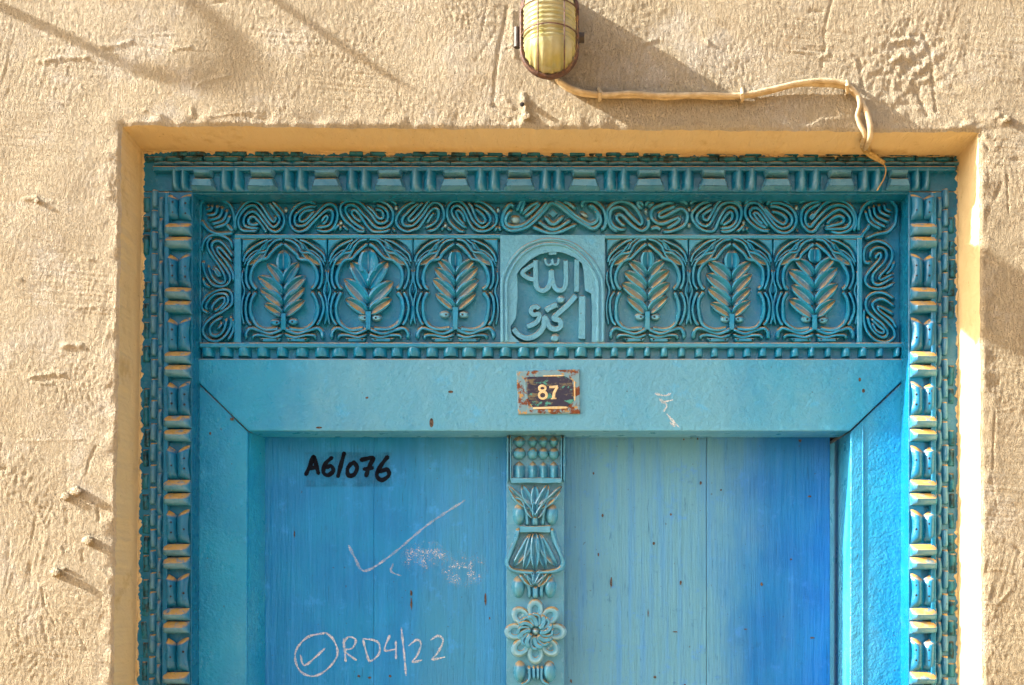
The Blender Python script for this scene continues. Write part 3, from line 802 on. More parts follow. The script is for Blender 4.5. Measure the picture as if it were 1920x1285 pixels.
scroll('scroll', t6, [
 [(560,700),(420,720),(280,640),(210,520),(210,380),(270,290),(380,260),(480,290),(600,410),(720,530),(830,620),(870,560),(820,420),(720,270),(620,190),(500,150),(380,150),(250,210),(150,350),(160,520),(240,680),(400,770)],
 [(540,670),(430,600),(340,480),(370,420),(450,430),(580,560),(720,680),(860,745),(970,680),(1000,560),(960,470)],
 [(900,260),(820,270),(770,160),(850,170),(900,260)], [(930,260),(970,170),(1070,150)], [(970,280),(1130,150)]], w=4.0)
scroll('scroll', t6, [
 [(1540,190),(1400,170),(1220,230),(1100,290),(1050,400),(1080,510),(1200,595),(1340,590),(1480,530),(1620,480),(1640,510),(1560,600),(1360,710)],
 [(1580,230),(1380,310),(1220,400),(1240,470),(1380,430),(1540,340),(1680,290),(1780,370),(1800,480),(1740,620),(1600,710),(1400,770),(1280,750)],
 [(1020,740),(1120,680),(1220,700),(1180,760)], [(1800,240),(1740,150),(1600,140)]], w=4.0)
scroll('scroll', t7, [
 [(440,115),(280,150),(170,240),(110,330),(130,430),(230,550),(350,612),(480,600),(540,480),(600,350),(680,240),(760,210),(840,260),(870,370),(840,470),(740,550),(570,570)],
 [(460,150),(330,220),(220,310),(190,390),(230,480),(340,530),(420,480),(480,370),(540,260),(610,170),(720,130),(850,150),(930,230),(940,340),(900,470),(820,570),(700,622),(580,610)],
 [(480,220),(370,290),(300,350),(310,410),(370,430),(420,360),(480,250),(540,150),(640,80),(780,80),(960,170)], [(590,530),(620,450),(690,340),(760,290),(790,360),(750,440),(600,530)],
 [(70,180),(130,110),(250,90)], [(980,480),(940,560),(840,640)], [(985,520),(960,640)], [(1000,540),(1060,630)]], w=3.6)
scroll('scroll', t7, [
 [(1430,605),(1280,600),(1130,510),(1030,400),(1000,300),(1020,200),(1100,140),(1210,150),(1300,240),(1400,380),(1500,500),(1620,570),(1740,530),(1790,430),(1750,330),(1650,250),(1500,200),(1390,210)],
 [(1390,570),(1250,510),(1120,400),(1080,300),(1130,230),(1220,240),(1310,340),(1420,500),(1540,610),(1680,645),(1800,580),(1860,450),(1830,310),(1740,210),(1610,150),(1480,140),(1390,180)],
 [(1330,500),(1240,450),(1150,330),(1200,310),(1300,420),(1400,560)], [(1300,190),(1420,340),(1530,440),(1640,500),(1700,440),(1660,370),(1560,310),(1420,280)],
 [(980,180),(1060,100),(1180,80),(1300,140)], [(1340,190),(1440,90),(1600,80),(1760,160)]], w=3.6)
scroll('scroll', t8, [
 [(470,115),(310,140),(190,200),(130,290),(110,430),(150,540),(250,635),(340,620),(430,500),(560,380),(680,290),(780,260),(880,320),(950,420),(930,520),(850,580),(700,590),(500,590)],
 [(470,140),(300,230),(210,310),(180,420),(210,520),(280,550),(360,450),(480,320),(600,220),(740,180),(880,210),(980,310),(1020,430),(1000,540),(920,620),(760,662),(590,620)],
 [(360,300),(270,390),(290,420),(400,280),(500,170),(600,110),(740,100),(900,150),(1020,300),(1060,480),(1000,650)], [(530,530),(640,420),(760,370),(840,410),(820,480),(700,520),(500,570)], [(60,160),(120,110),(240,95)], [(60,590),(20,660)]], w=3.7)
# drop buds between the scrolls
for bx, by in ((536, 394), (639, 418), (743, 390), (835, 423), (934, 394), (1211, 397), (1292, 393), (1292, 423), (1394, 418), (1493, 390)):
    mb = MB(); blob(mb, bx, by, 4.4, 5.8, .015, YF); mb.build('bud', M['carve'], frieze)
# corner leaves
scroll('corner_leaf', t1, [
 [(60,520),(70,250),(130,130),(300,90),(520,120),(680,220),(760,380),(790,600),(800,780)], [(60,520),(160,680),(300,790),(500,835),(790,815)],
 [(170,350),(290,320),(330,200)], [(180,440),(380,410),(430,210)], [(200,550),(470,470),(540,240)], [(270,630),(540,550),(650,310)], [(330,710),(600,620),(700,420)], [(600,610),(690,720),(790,800)], [(170,260),(230,260),(250,200)]], w=3.9)
scroll('corner_leaf', t8, [
 [(1090,650),(1110,400),(1180,220),(1300,120),(1480,85),(1640,100),(1740,220),(1740,380),(1720,500),(1600,640),(1400,685),(1190,770)],
 [(1200,260),(1290,480),(1510,610)], [(1260,190),(1340,430),(1580,570)], [(1350,170),(1400,370),(1640,490)], [(1440,150),(1470,300),(1660,390)], [(1530,140),(1560,260),(1680,310)], [(1290,480),(1260,570),(1170,680),(1160,780)]], w=3.6)
# side columns
tl, tr = T(370, 430, 5.589), T(1600, 430, 5.587)
scroll('scroll', tl, [
 [(160,70),(110,130),(110,200),(170,300),(250,420),(290,510),(280,560),(220,560),(150,490),(110,370)],
 [(380,300),(310,200),(240,130),(180,130),(150,180),(190,270),(280,390),(340,490),(330,560),(260,600),(160,580),(90,480),(60,370),(80,330)],
 [(370,350),(270,230),(220,190),(210,230),(300,340),(370,460),(375,560)], [(160,400),(220,490),(240,480),(200,420),(160,390)], [(50,250),(55,170),(90,100),(160,60),(260,70),(340,120),(375,220)], [(60,500),(80,580),(150,620)]])
scroll('scroll', tl, [
 [(130,885),(60,850),(50,780),(110,700),(220,640),(320,640),(365,700),(355,790),(270,860),(160,920),(80,1000),(60,1080),(110,1150),(200,1175),(290,1120),(350,1010),(350,900)],
 [(150,870),(160,800),(230,730),(280,720),(280,770),(220,840),(160,870)], [(270,920),(180,970),(130,1040),(150,1110),(220,1115),(280,1050),(310,930)],
 [(120,860),(90,820),(110,760),(180,690),(280,675),(320,720),(310,780),(230,860)], [(200,1060),(250,1000),(240,960)], [(370,930),(375,1060),(310,1180)]])
scroll('scroll', tr, [
 [(200,350),(130,350),(110,290),(130,190),(220,130),(310,140),(390,200),(410,290),(360,400),(280,490),(290,530),(430,460)],
 [(180,320),(180,250),(230,200),(310,200),(350,260),(320,350),(210,470),(210,560),(280,580),(430,500)],
 [(240,330),(240,280),(280,250),(290,290),(240,360),(140,480),(130,560),(190,615),(310,620),(440,560)], [(430,330),(400,420),(330,480)]])
scroll('scroll', tr, [
 [(440,740),(320,670),(220,670),(140,730),(140,840),(210,920),(310,1000),(360,1080),(330,1130),(270,1120),(190,1040),(140,900)],
 [(440,820),(330,740),(250,740),(200,790),(240,870),(340,960),(420,1050),(430,1130),(350,1185),(240,1165),(150,1080),(110,960),(115,830)],
 [(430,900),(330,840),(260,810),(280,860),(400,950),(460,1050)], [(180,930),(260,1010),(320,1060),(310,1090),(240,1060),(190,970)]])

# niches with leafy plants
def niche(c, x0, x1, bud, pairs, eyes, wide=1.0):
    """c centre; x0,x1 cell; bud (y, halfw, halfh); pairs (lx, ly, rx, ry, base y); eyes (lx, ly, rx, ry)"""
    n = empty('niche', Q(c, 640, YF), frieze)
    kx_l = (c - x0 - 3) / 78.0; kx_r = (x1 - 3 - c) / 78.0
    def hp(l, sgn):        # half-path given in niche zoom coordinates about x=500, mapped to each side
        k = kx_l if sgn < 0 else kx_r
        return [(c + sgn * (500 - x) / 6.118 * k, 440 + y / 6.118) for x, y in l]
    inner = [(500,100),(430,150),(350,225),(310,275),(215,300),(140,390),(115,500),(140,590),(190,640)]
    inner2 = [(180,650),(125,750),(112,870),(140,990),(200,1060),(300,1092),(450,1080)]
    mid = [(500,52),(400,72),(330,140),(290,200),(190,222),(90,310),(55,430),(65,550),(110,640)]
    mid2 = [(110,650),(62,740),(48,860),(75,980),(125,1050)]
    outr = [(330,55),(230,90),(120,160),(50,240),(22,330)]
    outr2 = [(260,185),(300,100),(380,55)]
    mb = MB()
    for sg in (-1, 1):
        for l, w in ((inner, 4.4), (inner2, 4.4), (mid, 3.6), (mid2, 3.6), (outr, 3.2), (outr2, 2.6)):
            ll = [(x + random.uniform(-7, 7), y + random.uniform(-6, 6)) if 0 < i < len(l) - 1 else (x, y) for i, (x, y) in enumerate(l)]
            sweep(mb, hp(ll, sg), w * 1.05, .0195, YF + .001, taper=3, step=3)
        sweep(mb, hp([(18, 400), (8, 520), (40, 640), (12, 760), (6, 900), (35, 1050)], sg), 3.0, .017, YF + .001, step=4)
    mb.build('arch_moulding', M['carve'], n, True, 32)
    for sg in (-1, 1):
        a_, b_ = hp([(22, 350), (325, 58)], sg)
        mb = MB(); leaf_mesh(mb, a_, b_, 9.5, .018, YF, bend=(9.5 if sg > 0 else -9.5) * -1); mb.build('spandrel_leaf', M['carve'], n, True, 32)
        mb = MB(); prism(mb, hp([(8, 48), (190, 48), (90, 110), (30, 190), (8, 260)], sg), YF - .014, YF + .004, 2.2); mb.build('corner_block', M['carve'], n)
        mb = MB(); sweep(mb, hp([(480, 30), (380, 48), (310, 100), (275, 165), (170, 190), (70, 275), (25, 380)], sg), 2.6, .017, YF + .001, step=3); mb.build('outer_moulding', M['carve'], n, True, 32)
    mb = MB()
    for sg in (-1, 1):
        sweep(mb, hp([(60,1210),(60,1130),(110,1075),(200,1095),(330,1135),(420,1115),(500,1075)], sg), 4.6, .0190, YF + .001, step=3)
        sweep(mb, hp([(135,1215),(150,1160),(250,1155),(380,1178),(500,1140)], sg), 4.0, .017, YF + .001, step=3)
        prism(mb, hp([(205,1185),(470,1185),(450,1225),(260,1232)], sg), YF - .013, YF + .004, 1.5)
    mb.build('base_scroll', M['carve'], n, True, 60)
    for sg in (-1, 1):
        for x in (250, 425):
            p = hp([(x, 1206)], sg)[0]; link('nail_hole', HOLE, M['hole'], n, Q(p[0], p[1], YF - .0134), None, (.9, .9, .9))
    mb = MB(); leaf_mesh(mb, (c, bud[0] + bud[2]), (c, bud[0] - bud[2]), bud[1] * 1.1, .0205, YF); mb.build('leaf', M['carve'], n, True, 32)
    for lx, ly, rx, ry, by in pairs:
        for tx, ty, sg in ((lx, ly, -1), (rx, ry, 1)):
            L = math.hypot(tx - c, ty - by)
            mb = MB(); leaf_mesh(mb, (c + sg * 1.0, by), (tx, ty), min(14, L * .225) * wide, .0205, YF, bend=sg * -2.5 if sg > 0 else 2.5)
            mb.build('leaf', M['carve'], n, True, 32)
    ex = (eyes[1] + eyes[3]) / 2
    mb = MB(); sweep(mb, [(c, pairs[-1][4] - 4), (c, 618)], 5.5, .0175, YF, FLAT, taper=0); mb.build('stem', M['carve'], n)
    for x, y in ((eyes[0], eyes[1]), (eyes[2], eyes[3])):
        mb = MB(); blob(mb, x, y, 11.0, 7.5, .0160, YF, flat=1.2); mb.build('knob', M['board'], n)
        link('nail_hole', HOLE, M['hole'], n, Q(x + (2 if x < c else -2), y, YF - .0164), None, (1.1, 1.1, 1.1))
def zz(ox, oy, s, cx, bud, prs, eyes):
    f = lambda x, y: (ox + x / s, oy + y / s)
    c = ox + cx / s
    P = [(*f(a, b), *f(d, e), oy + g / s) for a, b, d, e, g in prs]
    return c, (oy + bud[0] / s, bud[1] / s, bud[2] / s), P, (*f(eyes[0], eyes[1]), *f(eyes[2], eyes[3]))
def mk(x0, x1, *a, wide=1.0):
    c, b, p, e = zz(*a); niche(c, x0, x1, b, p, e, wide)
mk(453, 613, 450, 440, 6.118, 498, (300, 80, 125), [(310, 335, 675, 320, 570), (205, 480, 755, 475, 700), (228, 625, 742, 610, 820), (272, 800, 742, 755, 930)], (410, 1010, 610, 1000))
mk(614, 774, 610, 440, 6.118, 492, (310, 110, 160), [(290, 310, 715, 310, 620), (215, 510, 780, 540, 800), (230, 740, 765, 735, 905)], (440, 955, 590, 955), wide=1.06)
mk(775, 934, 600, 420, 4.589, 1165, (300, 57, 85), [(1015, 305, 1330, 305, 460), (985, 380, 1358, 375, 548), (970, 472, 1367, 480, 645), (992, 602, 1342, 597, 735)], (1075, 780, 1235, 780))
mk(1137, 1291, 1120, 420, 4.589, 432, (300, 57, 85), [(268, 315, 584, 312, 455), (230, 412, 620, 400, 555), (210, 512, 627, 510, 662), (252, 628, 604, 622, 772)], (365, 800, 500, 800))
mk(1292, 1449, 1120, 420, 4.589, 1158, (310, 62, 90), [(952, 325, 1320, 328, 485), (935, 432, 1332, 432, 600), (948, 550, 1320, 552, 700), (972, 685, 1320, 664, 792)], (1105, 820, 1220, 820))
mk(1450, 1608, 1440, 420, 4.59, 402, (268, 55, 75), [(235, 300, 578, 285, 450), (178, 400, 598, 375, 575), (200, 530, 604, 515, 692), (180, 650, 580, 655, 800)], (330, 820, 475, 830))
# slender buds and diamonds where two niches meet
for bx in (613, 774, 1291.5, 1449.5):
    mb = MB(); leaf_mesh(mb, (bx, 606), (bx, 566), 5.5, .017, YF, hollow=False)
    mb.build('bud', M['carve'], frieze, True, 32)
    mb = MB(); leaf_mesh(mb, (bx, 553), (bx, 517), 4.5, .016, YF); mb.build('bud', M['carve'], frieze, True, 32)
# inscription panel
ti = T(930, 440, 6.119)
pan = empty('inscription_panel', Q(1035, 642, YF), frieze)
outer = [(938, 441), (1134, 441), (1134, 642.5), (1113, 642.5)]
arch = ti([(1100, 1235), (1100, 900), (1095, 680), (1020, 640), (1005, 420), (985, 330), (900, 260), (760, 205), (640, 195), (500, 225), (390, 290), (290, 380), (240, 450), (250, 700), (225, 960), (165, 1060), (180, 1150), (260, 1225), (280, 1235)])
left_in = arch[::-1]
mb = MB()
# raised field with an arched opening: strips between the panel border and the opening
def field():
    o = []
    for (x, y) in arch:
        cxp, cyp = 1035.0, 560.0
        dx, dy = x - cxp, y - cyp
        ks = []
        if dx > 0: ks.append((1134 - cxp) / dx)
        if dx < 0: ks.append((938 - cxp) / dx)
        if dy < 0: ks.append((441 - cyp) / dy)
        k = min(ks); q = (cxp + dx * k, min(642.5, cyp + dy * k)); o.append(q)
    return o
fo = field()
yf = YF - .0175
inr = [Q(p[0], p[1], yf) for p in arch]; inb = [Q(p[0] + (1035 - p[0]) * .006, p[1] + (560 - p[1]) * .006, YF + .001) for p in arch]
out = [Q(p[0], p[1], yf) for p in fo]; outb = [(p[0], YF + .004, p[2]) for p in out]
# add true corners
mb.grid([outb, out, inr, inb], flip=True)
def near(l, p): return min(range(len(l)), key=lambda i: (l[i][0]-p[0])**2 + (l[i][1]-p[1])**2)
for corner in ((1134, 441), (938, 441)):
    cand = [(i, i+1) for i in range(len(fo)-1) if (abs(fo[i][1]-441) < .5) != (abs(fo[i+1][1]-441) < .5)]
    for i, j in cand:
        if abs(fo[i][0]-corner[0]) < 90 and abs(fo[j][0]-corner[0]) < 90:
            cp = Q(*corner, yf); mb.poly([out[i], out[j], cp], flip=False)
for xa, xb in ((arch[0][0], 1134), (938, arch[-1][0])):
    pass
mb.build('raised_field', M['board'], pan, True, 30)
mb = MB()
sweep(mb, ti([(75, 1235), (72, 800), (72, 560), (100, 440), (190, 280), (330, 140), (500, 70), (640, 55), (800, 75), (950, 150), (1100, 290), (1190, 440), (1222, 560), (1228, 800), (1228, 1235)]), 3.0, .004, yf + .0005, step=3, taper=1)
sweep(mb, ti([(125, 1235), (122, 800), (122, 580), (150, 460), (230, 310), (350, 190), (500, 120), (640, 105), (790, 125), (920, 195), (1050, 320), (1130, 450), (1168, 570), (1172, 800), (1172, 1235)]), 3.0, .004, yf + .0005, step=3, taper=1)
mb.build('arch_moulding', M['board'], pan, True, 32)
def stroke(pts, w, sm=True):
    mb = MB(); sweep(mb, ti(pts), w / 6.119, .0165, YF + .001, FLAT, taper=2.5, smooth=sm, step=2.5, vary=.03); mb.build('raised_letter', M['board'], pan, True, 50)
stroke([(928, 275), (925, 670)], 30)
stroke([(800, 285), (803, 420), (800, 560), (770, 630), (715, 640), (670, 600), (645, 500), (640, 395)], 29)
stroke([(632, 410), (628, 500), (610, 590), (560, 640), (500, 635), (460, 580), (455, 450), (452, 280)], 30)
stroke([(450, 330), (370, 380), (300, 440), (370, 500), (450, 520)], 27)
stroke([(562, 265), (575, 330), (610, 350), (640, 330), (645, 285), (655, 335), (690, 345), (715, 320), (718, 262)], 15)
stroke([(590, 215), (710, 208)], 22)
stroke([(990, 695), (990, 960), (988, 1210)], 42)
stroke([(925, 690), (820, 810), (665, 955), (730, 985), (745, 1050), (690, 1085), (615, 1060), (560, 950), (545, 1060), (470, 1150), (360, 1190), (260, 1150), (190, 1070)], 33)
stroke([(560, 880), (640, 830), (715, 800)], 34)
stroke([(500, 870), (470, 830), (420, 840), (400, 880), (430, 920), (480, 910), (500, 930), (480, 990), (420, 1035), (340, 1055)], 29)
for p, r in (((748, 748), 8.5), ((680, 1190), 9.5)):
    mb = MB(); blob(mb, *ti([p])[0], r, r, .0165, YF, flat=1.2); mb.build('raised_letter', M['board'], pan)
for hp_ in ((440, 875), (385, 440)):
    link('nail_hole', HOLE, M['hole'], pan, Q(*ti([hp_])[0], YF - .0169), None, (1.3, 1.3, 1.3))

# dentil row under the frieze
def dentil(w, h=20, d=.020):
    mb = MB(); rows = []
    for t, k in ((-.5, .55), (-.3, 1), (.3, 1), (.5, .8)):
        rows.append([(a * w / 2 / 1000, -d * k * (1 - abs(a) ** 2.4) ** .6 if abs(a) < 1 else 0, -t * h / 1000) for a in (-1, -.88, -.6, -.2, .2, .6, .88, 1)])
    mb.grid(rows); return mb.mesh('dentil', True, False, 60)[0]
D1, D2 = dentil(31), dentil(17)
u = 392; k = 0
while u < 1684:
    wide = u < 1120
    link('dentil', D1 if wide else D2, M['carve'], frieze, Q(u, 661.5, YF + .001), jig(.03), (rj.uniform(.78, 1.08), rj.uniform(.8, 1.1), 1.05))
    u += rj.uniform(31, 38) if wide else rj.uniform(29, 34)

# lintel board and stiles, mitred
YB = .1500
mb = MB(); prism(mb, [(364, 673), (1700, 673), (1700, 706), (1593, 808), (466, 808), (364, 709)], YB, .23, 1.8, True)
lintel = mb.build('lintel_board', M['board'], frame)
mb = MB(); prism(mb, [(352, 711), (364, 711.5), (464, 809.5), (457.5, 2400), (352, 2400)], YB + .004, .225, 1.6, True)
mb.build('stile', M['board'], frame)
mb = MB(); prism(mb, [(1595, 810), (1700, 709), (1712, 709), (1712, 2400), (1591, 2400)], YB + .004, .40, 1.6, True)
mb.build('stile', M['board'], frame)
mb = MB(); prism(mb, [(1617, 800), (1619.5, 798), (1619.5, 1500), (1617, 1500)], YB + .0025, YB + .006, .6); mb.build('bead_line', M['board'], frame)
mb = MB(); prism(mb, [(1470, 770), (1640, 770), (1640, 2400), (1470, 2400)], .39, .42, 1.0, True); mb.build('rear_rebate', M['old_wood'], frame)
mb = MB(); prism(mb, [(1400, 700), (1700, 700), (1700, 812), (1400, 812)], .29, .41, 1.0, True); mb.build('rear_head', M['old_wood'], frame)
# splayed inner edge of the left stile
mb = MB(); a = [Q(458.5, 809, YB + .0055), Q(458, 2300, YB + .0055)]; b = [Q(497, 822, .236), Q(497, 2300, .236)]
mb.grid([a, [(p[0] + .006, p[1] + .012, p[2]) for p in a], b], flip=True); mb.build('splayed_edge', M['board'], frame, True, 60)
# chips and scrapes on the boards
for (x, y, rx, ry) in ((809, 793, 4, 9), (845, 735, 5, 2.5), (598, 802, 6, 2), (1612, 712, 2.5, 4), (1619, 733, 3, 4), (688, 746, 3, 2), (435, 786, 4, 3), (394, 813, 2, 3)):
    mb = MB(); blob(mb, x, y, rx, ry, .0006, YB + (.004 if y > 809 else 0), n=9, m=2); mb.build('paint_chip', M['gouge'], frame)

for l in ([(1228, 738), (1246, 742), (1258, 738)], [(1236, 748), (1250, 760), (1244, 772)], [(1250, 776), (1262, 790), (1274, 802)], [(1240, 755), (1262, 750)], [(1256, 792), (1266, 800)]):
    mb = MB(); ribbon(mb, l, 1.8, YB - .0008, .6); mb.build('white_scuff', M['chalk'], frame, False)

# ------------------------------------------------------------------ door leaves
YLF = .236
leafL = tag(empty('door_leaf', Q(720, 2600, YLF)), 'left blue door leaf with black number lettering and chalk marks', 'door')
leafR = tag(empty('door_leaf', Q(1320, 2600, YLF)), 'right plain blue door leaf in shadow beside the sunlit stile', 'door')
def plank(parent, x0, x1, dy, mat='leaf'):
    mb = MB(); prism(mb, [(x0, 800), (x1, 800), (x1 - (1 if x0 < 900 else 0), 2280), (x0, 2280)], YLF + dy, YLF + .03, .9, True)
    return mb.build('plank', M[mat], parent)
plank(leafL, 480, 700.8, 0); plank(leafL, 700.9, 1003, .0002)
plank(leafR, 1004.5, 1324.4, .0004, 'leaf_sheen'); plank(leafR, 1325.3, 1556, 0, 'leaf_sheen')
mb = MB(); prism(mb, [(470, 780), (1003, 780), (1003, 2300), (470, 2300)], YLF + .031, YLF + .045, 1, True); mb.build('backing_board', M['leaf'], leafL)
mb = MB(); prism(mb, [(1004.5, 780), (1552, 780), (1552, 2300), (1004.5, 2300)], YLF + .031, YLF + .045, 1, True); mb.build('backing_board', M['leaf'], leafR)

tz = T(480, 800, 2.65)
mb = MB()
mb.grid([[Q(568, 846, YLF - .0006), Q(738, 846, YLF - .0006)], [Q(568, 915, YLF - .0006), Q(738, 915, YLF - .0006)]], flip=True)
mb.build('dark_smudge', M['smudge'], leafL, False)
for strokes in ([[(245,245),(268,195),(287,150),(300,195),(312,240)], [(257,208),(305,202)]], [[(382,150),(345,185),(335,228),(358,242),(384,220),(372,196),(345,206)]], [[(440,125),(422,190),(405,255)]],
                [[(478,178),(455,210),(460,243),(488,238),(502,204),(486,180),(474,182)]], [[(515,168),(550,160),(582,156),(562,200),(545,252)], [(530,213),(585,204)]], [[(658,145),(620,195),(600,242),(625,266),(660,242),(650,214),(608,228)]]):
    mb = MB()
    for i, s_ in enumerate(strokes): ribbon(mb, tz(s_), 4.0, YLF - .001 - i * .0002, .2)
    mb.build('painted_character', M['ink'], leafL, False)
CH = [('chalk_circle', [[(345,1025),(260,1045),(205,1100),(195,1160),(225,1220),(290,1240),(360,1200),(405,1130),(385,1060),(345,1022)]]), ('chalk_tick', [[(220,1135),(245,1185),(345,1100)]]),
 ('chalk_character', [[(435,1050),(440,1110),(446,1170)], [(430,1078),(460,1046),(495,1060),(480,1100),(440,1115),(500,1162)]]),
 ('chalk_character', [[(532,1060),(545,1110),(565,1165),(610,1130),(612,1080),(580,1060),(530,1055)]]), ('chalk_character', [[(665,1035),(640,1110),(700,1105)], [(695,1065),(696,1155)]]),
 ('chalk_character', [[(722,1000),(735,1120),(746,1240)]]), ('chalk_character', [[(758,1090),(798,1060),(820,1080),(802,1135),(778,1170),(826,1160)]]),
 ('chalk_character', [[(865,1062),(905,1040),(930,1065),(902,1125),(876,1157),(940,1145)]])]
for nm, strokes in CH:
    mb = MB()
    for i, s_ in enumerate(strokes): ribbon(mb, tz(s_), 1.7, YLF - .0012 - i * .0002, .5)
    mb.build(nm, M['chalk'], leafL, False)
mb = MB(); ribbon(mb, tz([(460,590),(490,650),(530,715),(600,690),(720,600),(850,490),(1040,365)]), 2.0, YLF - .0012, .5); mb.build('chalk_tick', M['chalk_faint'], leafL, False)
mb = MB(); ribbon(mb, tz([(682,680),(672,720),(722,742)]), 1.5, YLF - .0012, .5); mb.build('chalk_scrawl', M['chalk_faint'], leafL, False)
mb = MB()      # chalk rubbed out below the tick
for px_, py_, rx_, ry_ in ((800, 1045, 55, 34), (868, 1068, 52, 38)):
    ring = [Q(px_ + rx_ * math.cos(2*math.pi*q/20), py_ + ry_ * math.sin(2*math.pi*q/20), YLF - .0010 - px_ * 1e-7) for q in range(20)]
    mb = MB(); mb.poly(ring); mb.build('chalk_smudge', M['chalk_rub'], leafL, False)
# gouges and knots in the planks
for parent, l in ((leafL, ((771, 1112, 3.2, 7), (771, 1132, 2.4, 14), (910, 1122, 3, 14), (552, 1002, 2, 8), (673, 1268, 4, 3), (693, 1271, 4, 3), (731, 1268, 4, 3), (918, 1160, 2, 3))),
                  (leafR, ((1146, 1092, 2.8, 14), (1226, 1019, 3.4, 4), (1314, 906, 3.5, 3.5), (1276, 1093, 3, 5), (1113, 888, 2.5, 3), (1130, 967, 2.5, 4), (1122, 1040, 2.5, 4), (1258, 965, 3, 2.5), (1352, 919, 3, 2), (1428, 1096, 3.5, 4), (1518, 931, 5, 2.5), (1228, 1270, 4, 3), (1215, 1150, 1.4, 9), (1071, 1277, 3, 4), (1284, 1285, 3, 3), (1483, 1049, 3, 2), (1523, 1196, 7, 2), (1398, 1180, 5, 1.5), (1266, 1185, 8, 1.4), (1282, 824, 2, 2.5), (1308, 823, 2.5, 2.5), (1500, 827, 4, 3)))):
    for (x, y, rx, ry) in l:
        mb = MB(); nn = 13; ph_ = random.random() * 6
        ring = [Q(x + rx * .8 * math.cos(2*math.pi*q/nn) * random.uniform(.55, 1.15), y + ry * .95 * math.sin(2*math.pi*q/nn) * random.uniform(.6, 1.15), YLF - .0012) for q in range(nn)]
        mb.poly(ring); mb.build('gouge', M['gouge'], parent, False)

# carved centre post, fixed to the left leaf
YP = .212       # ground of the post
mb = MB(); prism(mb, [(950, 816), (1058, 816), (1056, 2280), (948, 2280)], YP, YLF + .006, 1.0, True)
post = mb.build('centre_post', M['post'], leafL)
pa, pb = T(900, 800, 5.14), T(900, 1040, 5.245)
def pr(name, tr, lst, w=3.2, h=.016, mirror=None):
    mb = MB()
    for l in lst:
        sweep(mb, tr(l), w, h, YP + .001, step=3)
        if mirror is not None: sweep(mb, tr([(2 * mirror - x, y) for x, y in l]), w, h, YP + .001, step=3)
    return mb.build(name, M['post'], post, True, 32)
for x in (280, 796): pr('side_fillet', pa, [[(x - 12, 80), (x - 12, 545)], [(x + 14, 80), (x + 14, 540)]], 2.4)
PEG = None
for i, x in enumerate((378, 508, 610, 710)):
    w = 58 if i == 0 else 47
    mb = MB(); sweep(mb, pa([(x, 95), (x, 205)]), w / 5.14, .018, YP, taper=9, step=2); mb.build('peg', M['post_plain'], post, True, 32)
    mb = MB(); blob(mb, *pa([(x, 262)])[0], (w + 8) / 5.14, 12, .021, YP); mb.build('barrel', M['post_plain'], post)
    mb = MB(); rows = []
    for t, k in ((0, .05), (.12, .5), (.3, 1), (.7, 1), (1, 1)):
        y = 335 + 158 * t
        rows.append([Q(*pa([(x + a * w * (k if t < .3 else 1), y)])[0], YP - .018 * k * (1 - abs(a) ** 1.6)) for a in (-1, -.7, -.35, 0, .35, .7, 1)])
    mb.grid(rows, flip=True); mb.build('pointed_peg', M['post_plain'], post, True, 60)
mb = MB(); sweep(mb, pa([(300, 520), (785, 520)]), 5.4, .016, YP, FLAT, taper=0); mb.build('cross_bar', M['post'], post)
def petals(tr, base, tips, hw, h, name='petal'):
    for k_, (tx, ty, w_) in enumerate(tips):
        mb = MB(); b_ = tr([base])[0]; t_ = tr([(tx, ty)])[0]
        leaf_mesh(mb, b_, t_, w_, h + .0008 * (k_ % 2), YP, bend=(t_[0] - b_[0]) * .10); mb.build(name, M['post'], post, True, 32)
petals(pa, (531, 800), [(272, 575, 8.5), (790, 575, 8.5), (405, 560, 9.5), (657, 560, 9.5), (531, 562, 9.0)], 9, .0185)
petals(pa, (531, 890), [(425, 705, 7.5), (637, 705, 7.5), (531, 700, 6.5)], 7, .021)
for l in ([(300, 690), (395, 705), (440, 800), (460, 965)], [(762, 690), (667, 705), (622, 800), (602, 965)], [(531, 850), (531, 970)]):
    mb = MB(); sweep(mb, pa(l), 4.2 if l[0][0] != 531 else 7.5, .016, YP + .001, step=3); mb.build('stalk', M['post'], post, True, 32)
for tr_, cy, cxs in ((pa, 850, (378, 690)), (pb, 320, (378, 688)), (pb, 1150, (392, 682))):
    for x in cxs:
        mb = MB(); blob(mb, *tr_([(x, cy)])[0], 12.5, 21, .019, YP); mb.build('oval_boss', M['post_plain'], post)
mb = MB(); sweep(mb, pa([(385, 990), (677, 990)]), 6.5, .017, YP, FLAT, taper=0); mb.build('cross_bar', M['post'], post)
for l in ([(375,975),(350,1080),(300,1200),(262,1310),(300,1375),(400,1402),(531,1408)], [(687,975),(712,1080),(762,1200),(800,1310),(762,1375),(662,1402),(531,1408)]):
    mb = MB(); sweep(mb, pa(l), 4.8, .0185, YP + .001, step=3); mb.build('bell_rim', M['post'], post, True, 32)
petals(pa, (505, 1030), [(318, 1350, 10.5), (425, 1385, 9.0)], 9, .017)
petals(pa, (557, 1030), [(744, 1350, 10.5), (637, 1385, 9.0)], 9, .017)
petals(pa, (531, 1020), [(531, 1390, 9.5)], 9, .020)
petals(pb, (545, 315), [(405, 175, 7.5), (685, 175, 7.5), (475, 165, 7.0), (615, 165, 7.0), (545, 165, 6.5)], 7, .018)
for l in ([(385, 190), (430, 260), (480, 320), (485, 435)], [(705, 190), (660, 260), (610, 320), (605, 435)], [(545, 300), (545, 440)]):
    mb = MB(); sweep(mb, pb(l), 4.2 if l[0][0] != 545 else 7.0, .016, YP + .001, step=3); mb.build('stalk', M['post'], post, True, 32)
